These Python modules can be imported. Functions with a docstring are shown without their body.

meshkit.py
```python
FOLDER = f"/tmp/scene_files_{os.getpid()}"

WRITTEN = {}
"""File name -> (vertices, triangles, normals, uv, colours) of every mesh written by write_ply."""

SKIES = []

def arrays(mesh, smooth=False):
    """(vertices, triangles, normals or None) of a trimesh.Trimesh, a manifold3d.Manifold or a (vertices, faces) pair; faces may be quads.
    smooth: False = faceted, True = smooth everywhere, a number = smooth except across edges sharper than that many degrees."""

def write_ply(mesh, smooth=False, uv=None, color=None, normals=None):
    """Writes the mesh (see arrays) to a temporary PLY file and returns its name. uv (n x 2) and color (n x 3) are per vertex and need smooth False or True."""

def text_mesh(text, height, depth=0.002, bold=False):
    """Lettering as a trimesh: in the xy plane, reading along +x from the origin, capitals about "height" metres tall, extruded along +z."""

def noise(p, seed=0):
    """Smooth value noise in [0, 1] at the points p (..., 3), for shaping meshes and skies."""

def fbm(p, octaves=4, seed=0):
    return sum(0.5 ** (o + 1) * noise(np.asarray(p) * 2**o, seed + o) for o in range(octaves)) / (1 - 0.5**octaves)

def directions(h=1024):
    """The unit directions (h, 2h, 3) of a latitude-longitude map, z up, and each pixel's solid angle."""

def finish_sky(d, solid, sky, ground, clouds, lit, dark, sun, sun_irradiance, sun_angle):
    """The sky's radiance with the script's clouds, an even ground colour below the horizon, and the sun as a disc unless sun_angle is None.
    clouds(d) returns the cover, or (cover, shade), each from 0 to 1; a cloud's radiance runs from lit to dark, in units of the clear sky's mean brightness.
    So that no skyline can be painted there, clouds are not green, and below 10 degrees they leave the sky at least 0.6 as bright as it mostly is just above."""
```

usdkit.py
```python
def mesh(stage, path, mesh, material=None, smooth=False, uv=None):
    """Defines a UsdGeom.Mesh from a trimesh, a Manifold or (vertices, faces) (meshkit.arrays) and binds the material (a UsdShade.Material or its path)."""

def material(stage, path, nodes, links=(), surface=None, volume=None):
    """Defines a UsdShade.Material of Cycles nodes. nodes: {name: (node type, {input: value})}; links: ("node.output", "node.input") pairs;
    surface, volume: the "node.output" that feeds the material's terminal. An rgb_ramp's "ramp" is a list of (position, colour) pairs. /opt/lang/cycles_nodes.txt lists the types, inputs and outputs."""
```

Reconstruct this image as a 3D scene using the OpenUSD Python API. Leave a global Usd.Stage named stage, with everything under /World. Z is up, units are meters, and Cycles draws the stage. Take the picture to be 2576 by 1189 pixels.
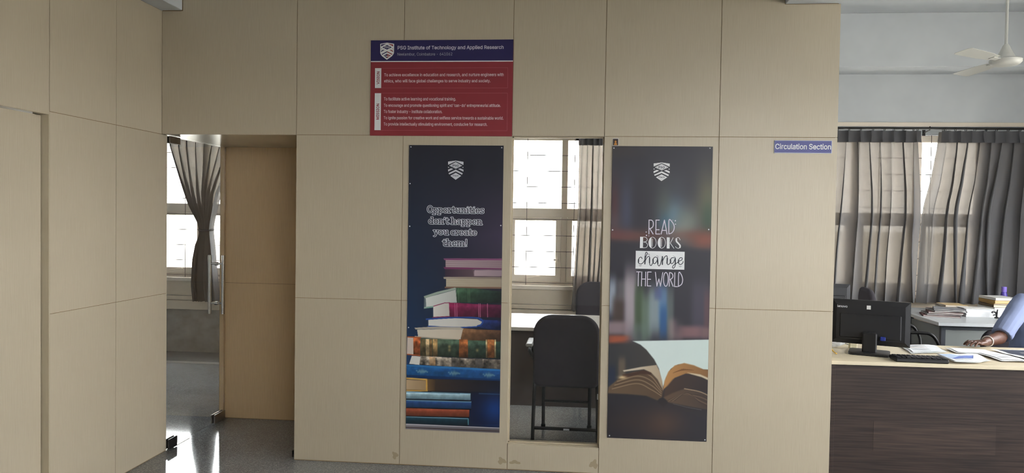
import math, numpy as np, trimesh, shapely, usdkit, meshkit
from shapely.geometry import Polygon, LineString, Point, box as sbox
from shapely.ops import unary_union
from shapely import affinity
import manifold3d as m3
from pxr import Usd, UsdGeom, UsdLux, UsdShade, Sdf, Gf, Vt

stage = Usd.Stage.CreateInMemory()
UsdGeom.SetStageUpAxis(stage, 'Z'); UsdGeom.SetStageMetersPerUnit(stage, 1.0)
UsdGeom.Xform.Define(stage, '/World')

# ---------------------------------------------------------------- camera, sky, lights, exposure
CAM_POS = (2.7344, -4.6435, 1.5878)
YAW, PITCH, ROLL, FOCAL_PX = -0.0921, -0.0247, 0.0153, 1873.93
EXPOSURE = 0.0
SKY = 6.8
def set_camera():
    cy, sy, cp, sp = math.cos(YAW), math.sin(YAW), math.cos(PITCH), math.sin(PITCH)
    f = np.array([sy*cp, cy*cp, sp]); r = np.array([cy, -sy, 0.0]); u = np.cross(r, f)
    R = math.cos(ROLL)*r + math.sin(ROLL)*u; U = -math.sin(ROLL)*r + math.cos(ROLL)*u
    m = Gf.Matrix4d(*R, 0, *U, 0, *(-f), 0, *CAM_POS, 1)
    c = UsdGeom.Camera.Define(stage, '/World/camera')
    c.AddTransformOp().Set(m)
    c.CreateHorizontalApertureAttr(36.0); c.CreateVerticalApertureAttr(36.0*1189/2576)
    c.CreateFocalLengthAttr(36.0*FOCAL_PX/2576)
    c.CreateClippingRangeAttr(Gf.Vec2f(0.05, 500.0)); c.CreateExposureAttr(EXPOSURE)
set_camera()
dome = UsdLux.DomeLight.Define(stage, '/World/sky_light')
dome.CreateIntensityAttr(SKY); dome.CreateColorAttr(Gf.Vec3f(0.97, 0.985, 1.0))

# ---------------------------------------------------------------- helpers
rng = np.random.default_rng(7)
used = {}
def path_for(parent, name):
    k = (parent, name); n = used.get(k, 0); used[k] = n + 1
    return f'{parent}/{name}' + (f'_{n:03d}' if n else '')
def lin(*c):
    c = np.array(c, float)/255
    return tuple(np.where(c <= 0.04045, c/12.92, ((c+0.055)/1.055)**2.4))
LOOKS = {}
def keep(name, mt): LOOKS[name] = mt; return mt
def mat(name, rgb, rough=0.5, spec=0.5, metal=0.0, **extra):
    return keep(name, usdkit.material(stage, '/World/Looks/'+name, {'p': ('principled_bsdf', dict(base_color=lin(*rgb), roughness=rough, specular_ior_level=spec, metallic=metal, **extra))}, surface='p.BSDF'))
def grained(name, a, b, scale, rough=0.5, spec=0.5, detail=3, bump=0.0, lo=0.3, hi=0.7, nscale=1.0, coat=0.0, rot=(0, 0, 0), distortion=0.0):
    """principled with a noise grain of two colours; scale stretches the noise along the axes"""
    n = {'g': ('geometry', {}), 'm': ('mapping', dict(scale=scale, rotation=rot)), 'n': ('noise_texture', dict(scale=nscale, detail=detail, distortion=distortion)),
         'r': ('rgb_ramp', dict(ramp=[(lo, lin(*a)), (hi, lin(*b))])), 'p': ('principled_bsdf', dict(roughness=rough, specular_ior_level=spec, coat_weight=coat, coat_roughness=0.15))}
    l = [('g.position', 'm.vector'), ('m.vector', 'n.vector'), ('n.fac', 'r.fac'), ('r.color', 'p.base_color')]
    if bump:
        n['b'] = ('bump', dict(strength=bump, distance=0.002)); l += [('n.fac', 'b.height'), ('b.normal', 'p.normal')]
    return keep(name, usdkit.material(stage, '/World/Looks/'+name, n, l, surface='p.BSDF'))
class Thing:
    def __init__(self, name, label, cat, loc=(0, 0, 0), rotz=0.0, group=None, kind=None, scale=None):
        self.path = path_for('/World', name); self.loc = np.array(loc, float); self.used = {}
        x = UsdGeom.Xform.Define(stage, self.path); x.AddTranslateOp().Set(Gf.Vec3d(*map(float, loc)))
        if rotz: x.AddRotateZOp().Set(math.degrees(rotz))
        if scale: x.AddScaleOp().Set(Gf.Vec3f(*scale))
        p = self.prim = x.GetPrim()
        for k, v in (('label', label), ('category', cat), ('group', group), ('kind', kind)):
            if v: p.SetCustomDataByKey(k, v)
    def part(self, name, mesh, m, smooth=False, label=None, kind=None, parent=None, world=True, uvcolor=None):
        """world: the mesh is given in world coordinates"""
        if isinstance(mesh, m3.Manifold):
            q = mesh.to_mesh(); mesh = trimesh.Trimesh(np.array(q.vert_properties[:, :3], float), np.array(q.tri_verts), process=False)
        if world:
            if isinstance(mesh, trimesh.Trimesh): mesh = mesh.copy(); mesh.apply_translation(-self.loc)
            else: mesh = (np.asarray(mesh[0], float) - self.loc, mesh[1])
        pth = path_for(parent or self.path, name)
        o = usdkit.mesh(stage, pth, mesh, LOOKS[m] if isinstance(m, str) else m, smooth=smooth)
        if uvcolor is not None:
            UsdGeom.PrimvarsAPI(o).CreatePrimvar('print_colour', Sdf.ValueTypeNames.Color3fArray, 'vertex').Set(Vt.Vec3fArray.FromNumpy(np.asarray(uvcolor, np.float32)))
        if label: o.GetPrim().SetCustomDataByKey('label', label)
        if kind: o.GetPrim().SetCustomDataByKey('kind', kind)
        return pth
def copy_of(src, name, label, cat, loc, rotz=0.0, group=None, scale=None):
    t = Thing(name, label, cat, loc, rotz, group, scale=scale)
    t.prim.GetReferences().AddInternalReference(src.prim.GetPath())
    t.prim.SetInstanceable(True)
    return t
def tag(t, label): t.prim.SetCustomDataByKey('label', label)

def bx(x0, x1, y0, y1, z0, z1, c=0.0):
    """box, with edges chamfered by c"""
    if c <= 0:
        m = trimesh.creation.box([x1-x0, y1-y0, z1-z0]); m.apply_translation([(x0+x1)/2, (y0+y1)/2, (z0+z1)/2]); return m
    c = min(c, (x1-x0)*.49, (y1-y0)*.49, (z1-z0)*.49); pts = []
    for X, sx in ((x0, 1), (x1, -1)):
        for Y, sy in ((y0, 1), (y1, -1)):
            for Z, sz in ((z0, 1), (z1, -1)):
                pts += [(X+sx*c, Y+sy*c, Z), (X+sx*c, Y, Z+sz*c), (X, Y+sy*c, Z+sz*c)]
    return trimesh.convex.convex_hull(np.array(pts))
def cat(*ms):
    ms = [m for g in ms for m in (g if isinstance(g, (list, tuple)) else [g])]
    return trimesh.util.concatenate(ms)
def tube(pts, r, n=10, caps=True):
    p = np.array(pts, float); rr = np.broadcast_to(r, (len(p),))
    t = np.gradient(p, axis=0); t /= np.linalg.norm(t, axis=1, keepdims=True)+1e-12
    ref = np.array([0, 0, 1.0]) if abs(t[0, 2]) < .9 else np.array([1.0, 0, 0])
    V = []; a = np.cross(t[0], ref); a /= np.linalg.norm(a)
    for i in range(len(p)):
        a = a - t[i]*(a@t[i]); a /= np.linalg.norm(a)+1e-12; b = np.cross(t[i], a)
        k = np.arange(n)*2*np.pi/n
        V.append(p[i] + rr[i]*(np.cos(k)[:, None]*a + np.sin(k)[:, None]*b))
    V = np.vstack(V); F = []
    for i in range(len(p)-1):
        for j in range(n):
            q = [i*n+j, i*n+(j+1) % n, (i+1)*n+(j+1) % n, (i+1)*n+j]; F += [[q[0], q[1], q[2]], [q[0], q[2], q[3]]]
    if caps:
        c0, c1 = len(V), len(V)+1; V = np.vstack([V, p[0], p[-1]])
        for j in range(n):
            F += [[c0, (j+1) % n, j], [c1, (len(p)-1)*n+j, (len(p)-1)*n+(j+1) % n]]
    return trimesh.Trimesh(V, np.array(F), process=False)
def bend(pts, r=0.05, n=6):
    """a polyline with rounded corners"""
    p = [np.array(q, float) for q in pts]; out = [p[0]]
    for i in range(1, len(p)-1):
        a, b = p[i-1]-p[i], p[i+1]-p[i]; la, lb = np.linalg.norm(a), np.linalg.norm(b)
        d = min(r, la*.45, lb*.45); A, B = p[i]+a/la*d, p[i]+b/lb*d
        for k in range(n+1):
            s = k/n; out.append((1-s)**2*A + 2*s*(1-s)*p[i] + s*s*B)
    out.append(p[-1]); return np.array(out)
def lathe(profile, n=32, at=(0, 0, 0)):
    m = trimesh.creation.revolve(np.array(profile, float), sections=n); m.apply_translation(at); return m
def extrude(poly, t):
    polys = [poly] if poly.geom_type == 'Polygon' else [g for g in poly.geoms if g.geom_type == 'Polygon']
    return cat([trimesh.creation.extrude_polygon(g, t, engine='earcut') for g in polys if g.area > 1e-9])
STAND = np.array([[1, 0, 0, 0], [0, 0, -1, 0], [0, 1, 0, 0], [0, 0, 0, 1.0]])   # drawn in xy -> standing in xz, facing -y
def plate(poly, y, t):
    """an (x, z) outline as a plate whose back lies at y, thickness t towards -y"""
    m = extrude(poly, t); m.apply_transform(STAND); m.apply_translation([0, y, 0]); return m
def fit(mesh, x0, x1, z0, z1, y, t=0.0006):
    """lettering drawn in xy fitted to a rectangle on a wall facing -y"""
    b = mesh.bounds; m = mesh.copy(); m.apply_translation([-b[0, 0], -b[0, 1], -b[0, 2]])
    s = b[1]-b[0]; m.apply_scale([(x1-x0)/s[0], (z1-z0)/s[1], t/s[2]])
    m.apply_transform(STAND); m.apply_translation([x0, y, z0]); return m
def smooth_path(pts, n=8):
    """Catmull-Rom through the points"""
    p = np.array(pts, float); p = np.vstack([2*p[0]-p[1], p, 2*p[-1]-p[-2]]); out = []
    for i in range(1, len(p)-2):
        for k in range(n):
            t = k/n; a, b, c, d = p[i-1:i+3]
            out.append(.5*((2*b)+(-a+c)*t+(2*a-5*b+4*c-d)*t*t+(-a+3*b-3*c+d)*t**3))
    out.append(p[-2]); return np.array(out)

# ---------------------------------------------------------------- materials
grained('laminate', (181, 168, 145), (189, 177, 154), (420, 420, 7), rough=0.38, spec=0.5, detail=2)
grained('laminate_cross', (181, 168, 143), (189, 177, 152), (420, 420, 7), rough=0.3, spec=0.5, detail=2)
grained('laminate_warm_bounce', (191, 162, 121), (200, 171, 130), (420, 420, 7), rough=0.42, spec=0.45, detail=2)  # laminate with the warm bounced light of the recess put into its colour
grained('laminate_gloss', (181, 168, 143), (189, 177, 152), (420, 420, 7), rough=0.2, spec=0.9, detail=2)
mat('joint', (142, 122, 92), 0.8, 0.2)
mat('core_board', (96, 76, 52), 0.8, 0.2)
grained('wall_paint', (196, 200, 204), (204, 208, 211), (3, 3, 3), rough=0.75, spec=0.25)
grained('cream_paint', (214, 200, 178), (222, 209, 188), (4, 4, 4), rough=0.6, spec=0.3)
grained('dado_grey', (136, 132, 124), (164, 159, 150), (7, 7, 9), rough=0.6, spec=0.35, detail=6)
mat('white_frame', (234, 222, 206), 0.35, 0.5)
mat('steel', (200, 196, 188), 0.22, 0.5, 1.0)
mat('brushed_steel', (150, 145, 138), 0.38, 0.5, 1.0)
mat('bronze_metal', (84, 74, 60), 0.45, 0.5)
mat('black_metal', (26, 25, 26), 0.4, 0.4)
mat('grille_metal', (72, 62, 54), 0.5, 0.4)
mat('black_plastic', (22, 22, 24), 0.42, 0.45)
mat('dark_plastic', (30, 30, 33), 0.5, 0.4)
mat('grey_plastic', (150, 148, 146), 0.5, 0.4)
mat('blue_plastic', (28, 46, 130), 0.4, 0.5)
mat('violet_plastic', (82, 66, 160), 0.35, 0.5)
mat('violet_cap', (128, 108, 196), 0.35, 0.5)
mat('yellow_cable', (226, 182, 84), 0.5, 0.4)
mat('white_print', (226, 226, 226), 0.5, 0.3)
mat('pale_print', (205, 206, 212), 0.5, 0.3)
mat('lilac_print', (206, 200, 212), 0.5, 0.3)
mat('thin_print', (165, 165, 178), 0.5, 0.3)
mat('pink_print', (214, 186, 190), 0.5, 0.3)
mat('frame_print', (176, 96, 104), 0.5, 0.3)
mat('navy_print', (42, 36, 84), 0.38, 0.4)
mat('red_print', (140, 48, 56), 0.38, 0.4)
mat('emblem_red', (146, 60, 62), 0.4, 0.4)
mat('emblem_navy', (44, 38, 88), 0.4, 0.4)
mat('dark_print', (52, 54, 62), 0.5, 0.3)
mat('sign_blue', (78, 80, 138), 0.4, 0.4)
mat('sign_edge', (186, 190, 206), 0.4, 0.4)
mat('icon_dark', (60, 48, 40), 0.5, 0.3)
mat('icon_gold', (188, 128, 62), 0.5, 0.3)
mat('sheet_edge', (206, 205, 200), 0.6, 0.3)
grained('fabric_charcoal', (55, 52, 56), (72, 68, 73), (900, 900, 900), rough=0.9, spec=0.15, bump=0.15)
grained('wenge', (42, 34, 32), (64, 51, 45), (3, 3, 90), rough=0.5, spec=0.3, detail=5, lo=0.35, hi=0.65)
grained('wenge_patch', (49, 40, 37), (72, 58, 51), (3, 3, 90), rough=0.5, spec=0.3, detail=5, lo=0.35, hi=0.65)
grained('desk_cream', (206, 192, 164), (214, 201, 174), (8, 160, 160), rough=0.4, spec=0.4)
grained('table_white', (222, 216, 206), (228, 222, 213), (5, 40, 5), rough=0.22, spec=0.5)
mat('dark_laminate', (92, 83, 79), 0.5, 0.35)
mat('table_grey', (186, 189, 190), 0.3, 0.5)
mat('steel_grey', (128, 132, 130), 0.5, 0.4)
mat('steel_dark', (62, 66, 72), 0.45, 0.4)
mat('fan_white', (196, 196, 190), 0.4, 0.5)
mat('paper', (222, 224, 226), 0.7, 0.2)
mat('newsprint', (208, 209, 208), 0.75, 0.2)
mat('news_grey', (150, 150, 152), 0.7, 0.2)
mat('news_dark', (62, 66, 78), 0.6, 0.2)
mat('news_blue', (112, 128, 186), 0.6, 0.2)
mat('news_pale_blue', (178, 196, 220), 0.6, 0.2)
mat('news_red', (178, 110, 104), 0.6, 0.2)
for nm, c in dict(book_maroon=(104, 58, 56), book_black=(44, 42, 46), book_tan=(206, 178, 130), book_gold=(150, 116, 52), book_brown=(86, 68, 42), book_cream=(224, 216, 184), book_grey=(130, 132, 136), book_green=(60, 72, 56)).items(): mat(nm, c, 0.45, 0.4)
grained('skin', (76, 49, 38), (94, 62, 48), (60, 60, 60), rough=0.5, spec=0.35)
grained('shirt_blue', (118, 128, 158), (132, 142, 172), (700, 700, 700), rough=0.85, spec=0.15)
mat('trousers', (48, 50, 58), 0.85, 0.15)
mat('hair', (20, 18, 18), 0.6, 0.3)
mat('eye_white', (224, 220, 212), 0.3, 0.5)
mat('lip', (92, 54, 46), 0.5, 0.3)
mat('bracelet', (214, 208, 200), 0.3, 0.5)
mat('rubber_black', (18, 18, 18), 0.8, 0.2)
grained('bright_ground', (188, 184, 174), (198, 194, 184), (.4, .4, .4), rough=0.9, spec=0.1)
grained('outdoor_ground', (152, 149, 141), (162, 159, 151), (.4, .4, .4), rough=0.9, spec=0.1)
# floor: polished grey terrazzo with fine chips
usdkit_floor = usdkit.material(stage, '/World/Looks/terrazzo', {
    'g': ('geometry', {}), 'm': ('mapping', dict(scale=(1, 1, 1))),
    'v': ('voronoi_texture', dict(scale=190.0)), 'n': ('noise_texture', dict(scale=1.3, detail=4)), 'n2': ('noise_texture', dict(scale=260.0, detail=2)),
    'r': ('rgb_ramp', dict(ramp=[(0.0, lin(118, 121, 124)), (0.5, lin(130, 133, 135)), (0.8, lin(142, 145, 146)), (1.0, lin(164, 165, 163))])),
    'r2': ('rgb_ramp', dict(ramp=[(0.3, lin(218, 218, 220)), (0.7, lin(250, 250, 248))])),
    'x': ('mix_color', dict(blend_type='multiply', fac=1.0)), 's': ('separate_color', {}),
    'p': ('principled_bsdf', dict(roughness=0.075, specular_ior_level=0.5))},
    [('g.position', 'm.vector'), ('m.vector', 'v.vector'), ('m.vector', 'n.vector'), ('v.color', 's.color'), ('s.r', 'r.fac'), ('n.fac', 'r2.fac'), ('r.color', 'x.a'), ('r2.color', 'x.b'), ('x.result', 'p.base_color')], surface='p.BSDF')
keep('terrazzo', usdkit_floor)
keep('pane', usdkit.material(stage, '/World/Looks/pane', {'t': ('transparent_bsdf', dict(color=(.95, .955, .95))), 'g': ('glossy_bsdf', dict(color=(1, 1, 1), roughness=0.02)), 'w': ('layer_weight', dict(blend=0.5)), 'q': ('math', dict(math_type='power', value2=4.5)), 'k': ('math', dict(math_type='multiply_add', value2=0.9, value3=0.03)), 'x': ('mix_closure', {})},
    [('w.facing', 'q.value1'), ('q.value', 'k.value1'), ('k.value', 'x.fac'), ('t.BSDF', 'x.closure1'), ('g.BSDF', 'x.closure2')], surface='x.closure'))
def sheer(name, reflect, through, see):
    keep(name, usdkit.material(stage, '/World/Looks/'+name, {'d': ('diffuse_bsdf', dict(color=reflect)), 't': ('translucent_bsdf', dict(color=through)), 'a': ('mix_closure', dict(fac=0.5)), 'c': ('transparent_bsdf', dict(color=(1, .90, .77))), 'x': ('mix_closure', dict(fac=see))},
        [('d.BSDF', 'a.closure1'), ('t.BSDF', 'a.closure2'), ('a.closure', 'x.closure1'), ('c.BSDF', 'x.closure2')], surface='x.closure'))
sheer('sheer_grey', (.30, .30, .31), (.042, .035, .027), 0.0145)
sheer('sheer_heading', (.20, .20, .215), (.03, .027, .024), 0.004)
sheer('sheer_warm', (.22, .20, .18), (.070, .055, .046), 0.022)
keep('poster_print', usdkit.material(stage, '/World/Looks/poster_print', {'a': ('attribute', dict(attribute='print_colour')), 'p': ('principled_bsdf', dict(roughness=0.42, specular_ior_level=0.4))}, [('a.color', 'p.base_color')], surface='p.BSDF'))
mat('scuff', (164, 149, 122), 0.6, 0.3)
mat('border_stone', (150, 146, 138), 0.3, 0.5)

# ---------------------------------------------------------------- the setting
Z1, Z2, ZB, ZC = 1.054, 2.100, 2.900, 3.660
XS = [0.907, 1.604, 2.2965, 2.869, 3.5625, 4.259]
XL_BEAM, XR_BEAM = 0.138, 3.935
FAR = 3.50
G = 0.0017                                                         # half a joint
t = Thing('floor', 'polished grey speckled terrazzo floor', 'floor', kind='structure')
t.part('slab', bx(-5, 7.7, -9, FAR+.2, -.12, 0), 'terrazzo')
t = Thing('ground', 'ground far below outside the windows, with added paving beyond the far wall', 'ground', (0, 0, -4), kind='structure')
t.part('surface', bx(-400, 400, -400, 4.0, -4.3, -4), 'outdoor_ground')
t.part('pale_ground', bx(-2500, 2500, 4.0, 3500, -4.3, -4), 'bright_ground', label='pale ground added to brighten the far windows')  # added and made paler than the other ground to brighten the far windows
t = Thing('ceiling', 'white painted ceiling slab with white beams', 'ceiling', (2, 0, ZC), kind='structure')
t.part('slab', bx(-5.2, 7.9, -9.2, FAR+.2, ZC+.02, ZC+.2), 'wall_paint')
t.part('beam', bx(-.09, XL_BEAM, -9, -.001, ZB, ZC+.02, .003), 'wall_paint')
t.part('beam', bx(XR_BEAM, XS[5], -9, 3.10, ZB, ZC+.02, .003), 'wall_paint')
t.part('beam', bx(-5, 7.7, 3.11, FAR, 3.146, ZC+.02, .004), 'wall_paint')

# partition of laminate panels across the picture
t = Thing('wall_front', 'beige laminate panelled partition carrying the signs and posters', 'wall', (2.2, 0, 0), kind='structure')
core = [bx(0.0, XS[0], .0035, .088, Z2+.012, ZC), bx(XS[0], XS[2]-.014, .0035, .088, 0, ZC), bx(XS[2]-.014, XS[3]+.014, .0035, .088, 0, .15), bx(XS[2]-.014, XS[3]+.014, .0035, .088, Z2+.014, ZC), bx(XS[3]+.014, XS[5]-.013, .0035, .088, 0, ZC)]
t.part('core', cat(core), 'joint')
def panel(t, x0, x1, z0, z1, notch=None):
    p = sbox(x0+G, z0+G, x1-G, z1-G)
    if notch: p = p.difference(sbox(*notch))
    m = plate(p, .0125, .0125)
    t.part('panel', m, 'laminate')
nl, nr = (-1, ZB-.004, XL_BEAM+.004, 9), (XR_BEAM-.004, ZB-.004, 9, 9)
panel(t, 0.0, XS[0], Z2, ZC, nl)
for i in range(5): panel(t, XS[i], XS[i+1], Z2, ZC, nr if i == 4 else None)
for i in (0, 1, 3, 4):
    panel(t, XS[i], XS[i+1], 0.004, Z1); panel(t, XS[i], XS[i+1], Z1, Z2)
panel(t, XS[2], XS[3], 0.004, .166)
t.part('end_board', bx(XS[5]-.0125, XS[5], .013, .09, 0, ZB-.004), 'laminate_cross')
t.part('back_board', cat(bx(XS[0], XS[2], .088, .1, 0, ZC), bx(XS[3], XS[5], .088, .1, 0, ZC), bx(XS[2], XS[3], .088, .1, Z2, ZC), bx(XS[2], XS[3], .088, .1, 0, .15)), 'laminate_cross')
t.part('sill_board', bx(XS[2], XS[3], .0125, .1, .15, .166), 'laminate_cross')
t.part('reveal_board', bx(XS[2]-.0135, XS[2], .0126, .1, .166, Z2), 'laminate_cross')
t.part('reveal_board', bx(XS[3], XS[3]+.0135, .0126, .1, .166, Z2), 'laminate_cross')
t.part('reveal_board', bx(XS[2], XS[3], .0126, .1, Z2, Z2+.0135), 'laminate_cross')
for (x, z, w, h, s) in ((1.575, .06, .035, .045, 1), (2.262, .055, .05, .04, 2), (2.345, .05, .07, .022, 3), (2.84, .06, .05, .05, 4)):   # scuffs near the floor
    k = np.linspace(0, 2*np.pi, 26)[:-1]; rr = 1+.25*np.sin(3*k+s)+.15*np.sin(5*k+2*s)
    t.part('scuff', plate(Polygon(np.c_[x+w*.5*rr*np.cos(k), z+h*.5*rr*np.sin(k)]), 0, .0002), 'scuff')
# entrance recess
t = Thing('wall_entry', 'laminate panelled back and soffit of the entrance recess beside the glass door', 'wall', (.45, .89, 0), kind='structure')
YR = 0.89
t.part('core', bx(-.05, XS[0]+.05, YR+.0035, YR+.09, 0, ZC), 'joint')
for z0, z1 in ((.004, Z1), (Z1, Z2+.012)): t.part('panel', bx(-.002, XS[0]-.0135, YR, YR+.0125, z0+G, z1-G), 'laminate_warm_bounce')
for z0, z1 in ((.004, Z1), (Z1, Z2+.012)): t.part('panel', bx(XS[0]-.0125, XS[0], .0895, YR, z0+G, z1-G), 'laminate_warm_bounce')
t.part('side_core', bx(XS[0], XS[0]+.06, .102, YR, 0, ZC), 'joint')
t.part('soffit_board', bx(0, XS[0]-.002, .0125, YR, Z2, Z2+.012), 'laminate_gloss')
t.part('door_post', bx(-.036, -.003, YR-.022, YR+.012, 0, Z2, .002), 'laminate_warm_bounce')
t.part('door_head', bx(-.05, -.001, .062, YR, Z2+.001, Z2+.06), 'laminate_cross')
# left wall with its flush door
t = Thing('wall_left', 'beige laminate panelled left wall running towards the viewer', 'wall', (0, -1, 0), kind='structure')
YE, YB, YA, YD = 0.06, -.478, -1.030, -1.036
YN = -1.98
t.part('core', cat(bx(-.09, -.0035, YA+.002, YE-.004, 0, ZB), bx(-.09, -.0035, YN, YA+.002, 2.10, ZB), bx(-.09, -.0035, -9, YN-.012, 0, ZB)), 'joint')
def lpanel(y0, y1, z0, z1, m='laminate'): t.part('panel', bx(-.0125, 0, y0+G, y1-G, z0+G, z1-G), m)
for y0, y1 in ((YA, YB), (YB, YE)):
    lpanel(y0, y1, .004, Z1); lpanel(y0, y1, Z1, Z2)
for y0, y1 in ((YA, YB), (YB, .0017)): lpanel(y0, y1, Z2, ZB)
lpanel(YN, YA, 2.086, ZB)
for i in range(6): lpanel(YN-1.17*(i+1), YN-1.17*i, .004, Z2); lpanel(YN-1.17*(i+1), YN-1.17*i, Z2, ZB)
t.part('jamb_board', bx(-.09, -.0005, YD, YA+.002, 0, 2.098), 'laminate_cross')
t.part('jamb_board', bx(-.09, -.0005, YN-.012, YN, 0, 2.098), 'laminate_cross')
t.part('head_board', bx(-.09, -.0005, YN, YD, 2.083, 2.0975), 'laminate_cross')
t.part('end_board', bx(-.09, -.0005, YE-.004, YE+.006, 0, Z2), 'laminate_cross')
t = Thing('door_1', 'flush beige laminate door set back in the left wall', 'door', (-.06, -1.5, 0), kind='structure')
t.part('leaf', bx(-.085, -.040, YN+.004, YD-.004, .006, 2.079, .002), 'laminate')
# other walls of the place
XR = 7.70
OPEN_R, OPEN_B = (-4.6, 1.9, 1.2, 2.5), (4.6, 7.4, 1.6, 3.05)  # unseen openings, added and shaped for the daylight they throw on the partition
t = Thing('wall_right', 'white painted right wall of the hall', 'wall', (XR, -3, 0), kind='structure')
t.part('plaster', m3.Manifold.cube((.2, FAR+9.4, ZC+.02)).translate((XR, -9.2, 0)) - m3.Manifold.cube((1, OPEN_R[1]-OPEN_R[0], OPEN_R[3]-OPEN_R[2])).translate((XR-.4, OPEN_R[0], OPEN_R[2])), 'wall_paint')
t = Thing('wall_rear', 'white painted wall behind the viewer', 'wall', (3, -9, 0), kind='structure')
t.part('plaster', m3.Manifold.cube((XR+.09, .2, ZC+.02)).translate((-.09, -9.2, 0)) - m3.Manifold.cube((OPEN_B[1]-OPEN_B[0], 1, OPEN_B[3]-OPEN_B[2])).translate((OPEN_B[0], -9.6, OPEN_B[2])), 'wall_paint')
t = Thing('wall_inner', 'painted dividing wall right of the room behind the glass door', 'wall', (0, 2, 0), kind='structure')
t.part('plaster', bx(-.05, .06, YR+.095, FAR, 0, ZC+.02), 'wall_paint')
t = Thing('wall_side', 'painted side wall of the room behind the glass door', 'wall', (-5, 1, 0), kind='structure')
t.part('plaster', bx(-5.2, -5, -2, FAR, 0, ZC+.02), 'wall_paint')
t.part('plaster', bx(-5, -.09, -2.2, -2, 0, ZC+.02), 'wall_paint')
for n, (o, face) in {5: (OPEN_R, 'x'), 6: (OPEN_B, 'y')}.items():
    c = (XR, (o[0]+o[1])/2, o[2]) if face == 'x' else ((o[0]+o[1])/2, -9.0, o[2])
    w = Thing(f'window_{n}', f'added white framed window strip that lights the hall, {"in its right wall" if n == 5 else "behind the viewer"}', 'window', c, kind='structure')
    L, H = o[1]-o[0], o[3]-o[2]
    fr = [bx(-L/2, L/2, .06, .12, 0, .06), bx(-L/2, L/2, .06, .12, H-.06, H)] + [bx(x-.03, x+.03, .06, .12, 0, H) for x in np.linspace(-L/2+.03, L/2-.03, 9 if face == 'x' else 3)]
    m = cat(fr); m.apply_transform(trimesh.transformations.rotation_matrix(-np.pi/2 if face == 'x' else np.pi, [0, 0, 1]))
    w.part('frame', m, 'white_frame', world=False)

# far window wall
WIN = {1: (-4.70, -0.94, [-4.074, -3.447, -2.82, -2.194, -1.567]), 2: (1.29, 3.18, [1.9215, 2.549]), 3: (4.99, 7.5, [5.62, 6.25, 6.877])}
ZW0, ZW1 = .826, 2.515
t = Thing('wall_far', 'white painted window wall at the back of the rooms', 'wall', (2, FAR, 0), kind='structure')
wall = m3.Manifold.cube((XR+5.2, .2, ZC+.02)).translate((-5, FAR, 0))
for x0, x1, _ in WIN.values(): wall -= m3.Manifold.cube((x1-x0, 1, ZW1-ZW0)).translate((x0, FAR-.4, ZW0))
t.part('plaster', wall, 'wall_paint')
for xa, xb in ((-5, -.05), (.06, XR)):
    t.part('dado', bx(xa, xb, FAR-.012, FAR, 0, .49), 'dado_grey')
    t.part('ledge', cat(bx(xa, xb, FAR-.05, FAR, .49, .592, .004), bx(xa, xb, FAR-.035, FAR, .598, .645, .004)), 'cream_paint')
    t.part('apron', bx(xa, xb, FAR-.018, FAR, .65, .815), 'cream_paint')
    t.part('head_band', bx(xa, xb, FAR-.03, FAR, 2.605, 2.645, .003), 'white_frame')
t.part('floor_border', bx(-5, -.05, 2.86, 2.96, 0, .0012), 'border_stone')

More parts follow.
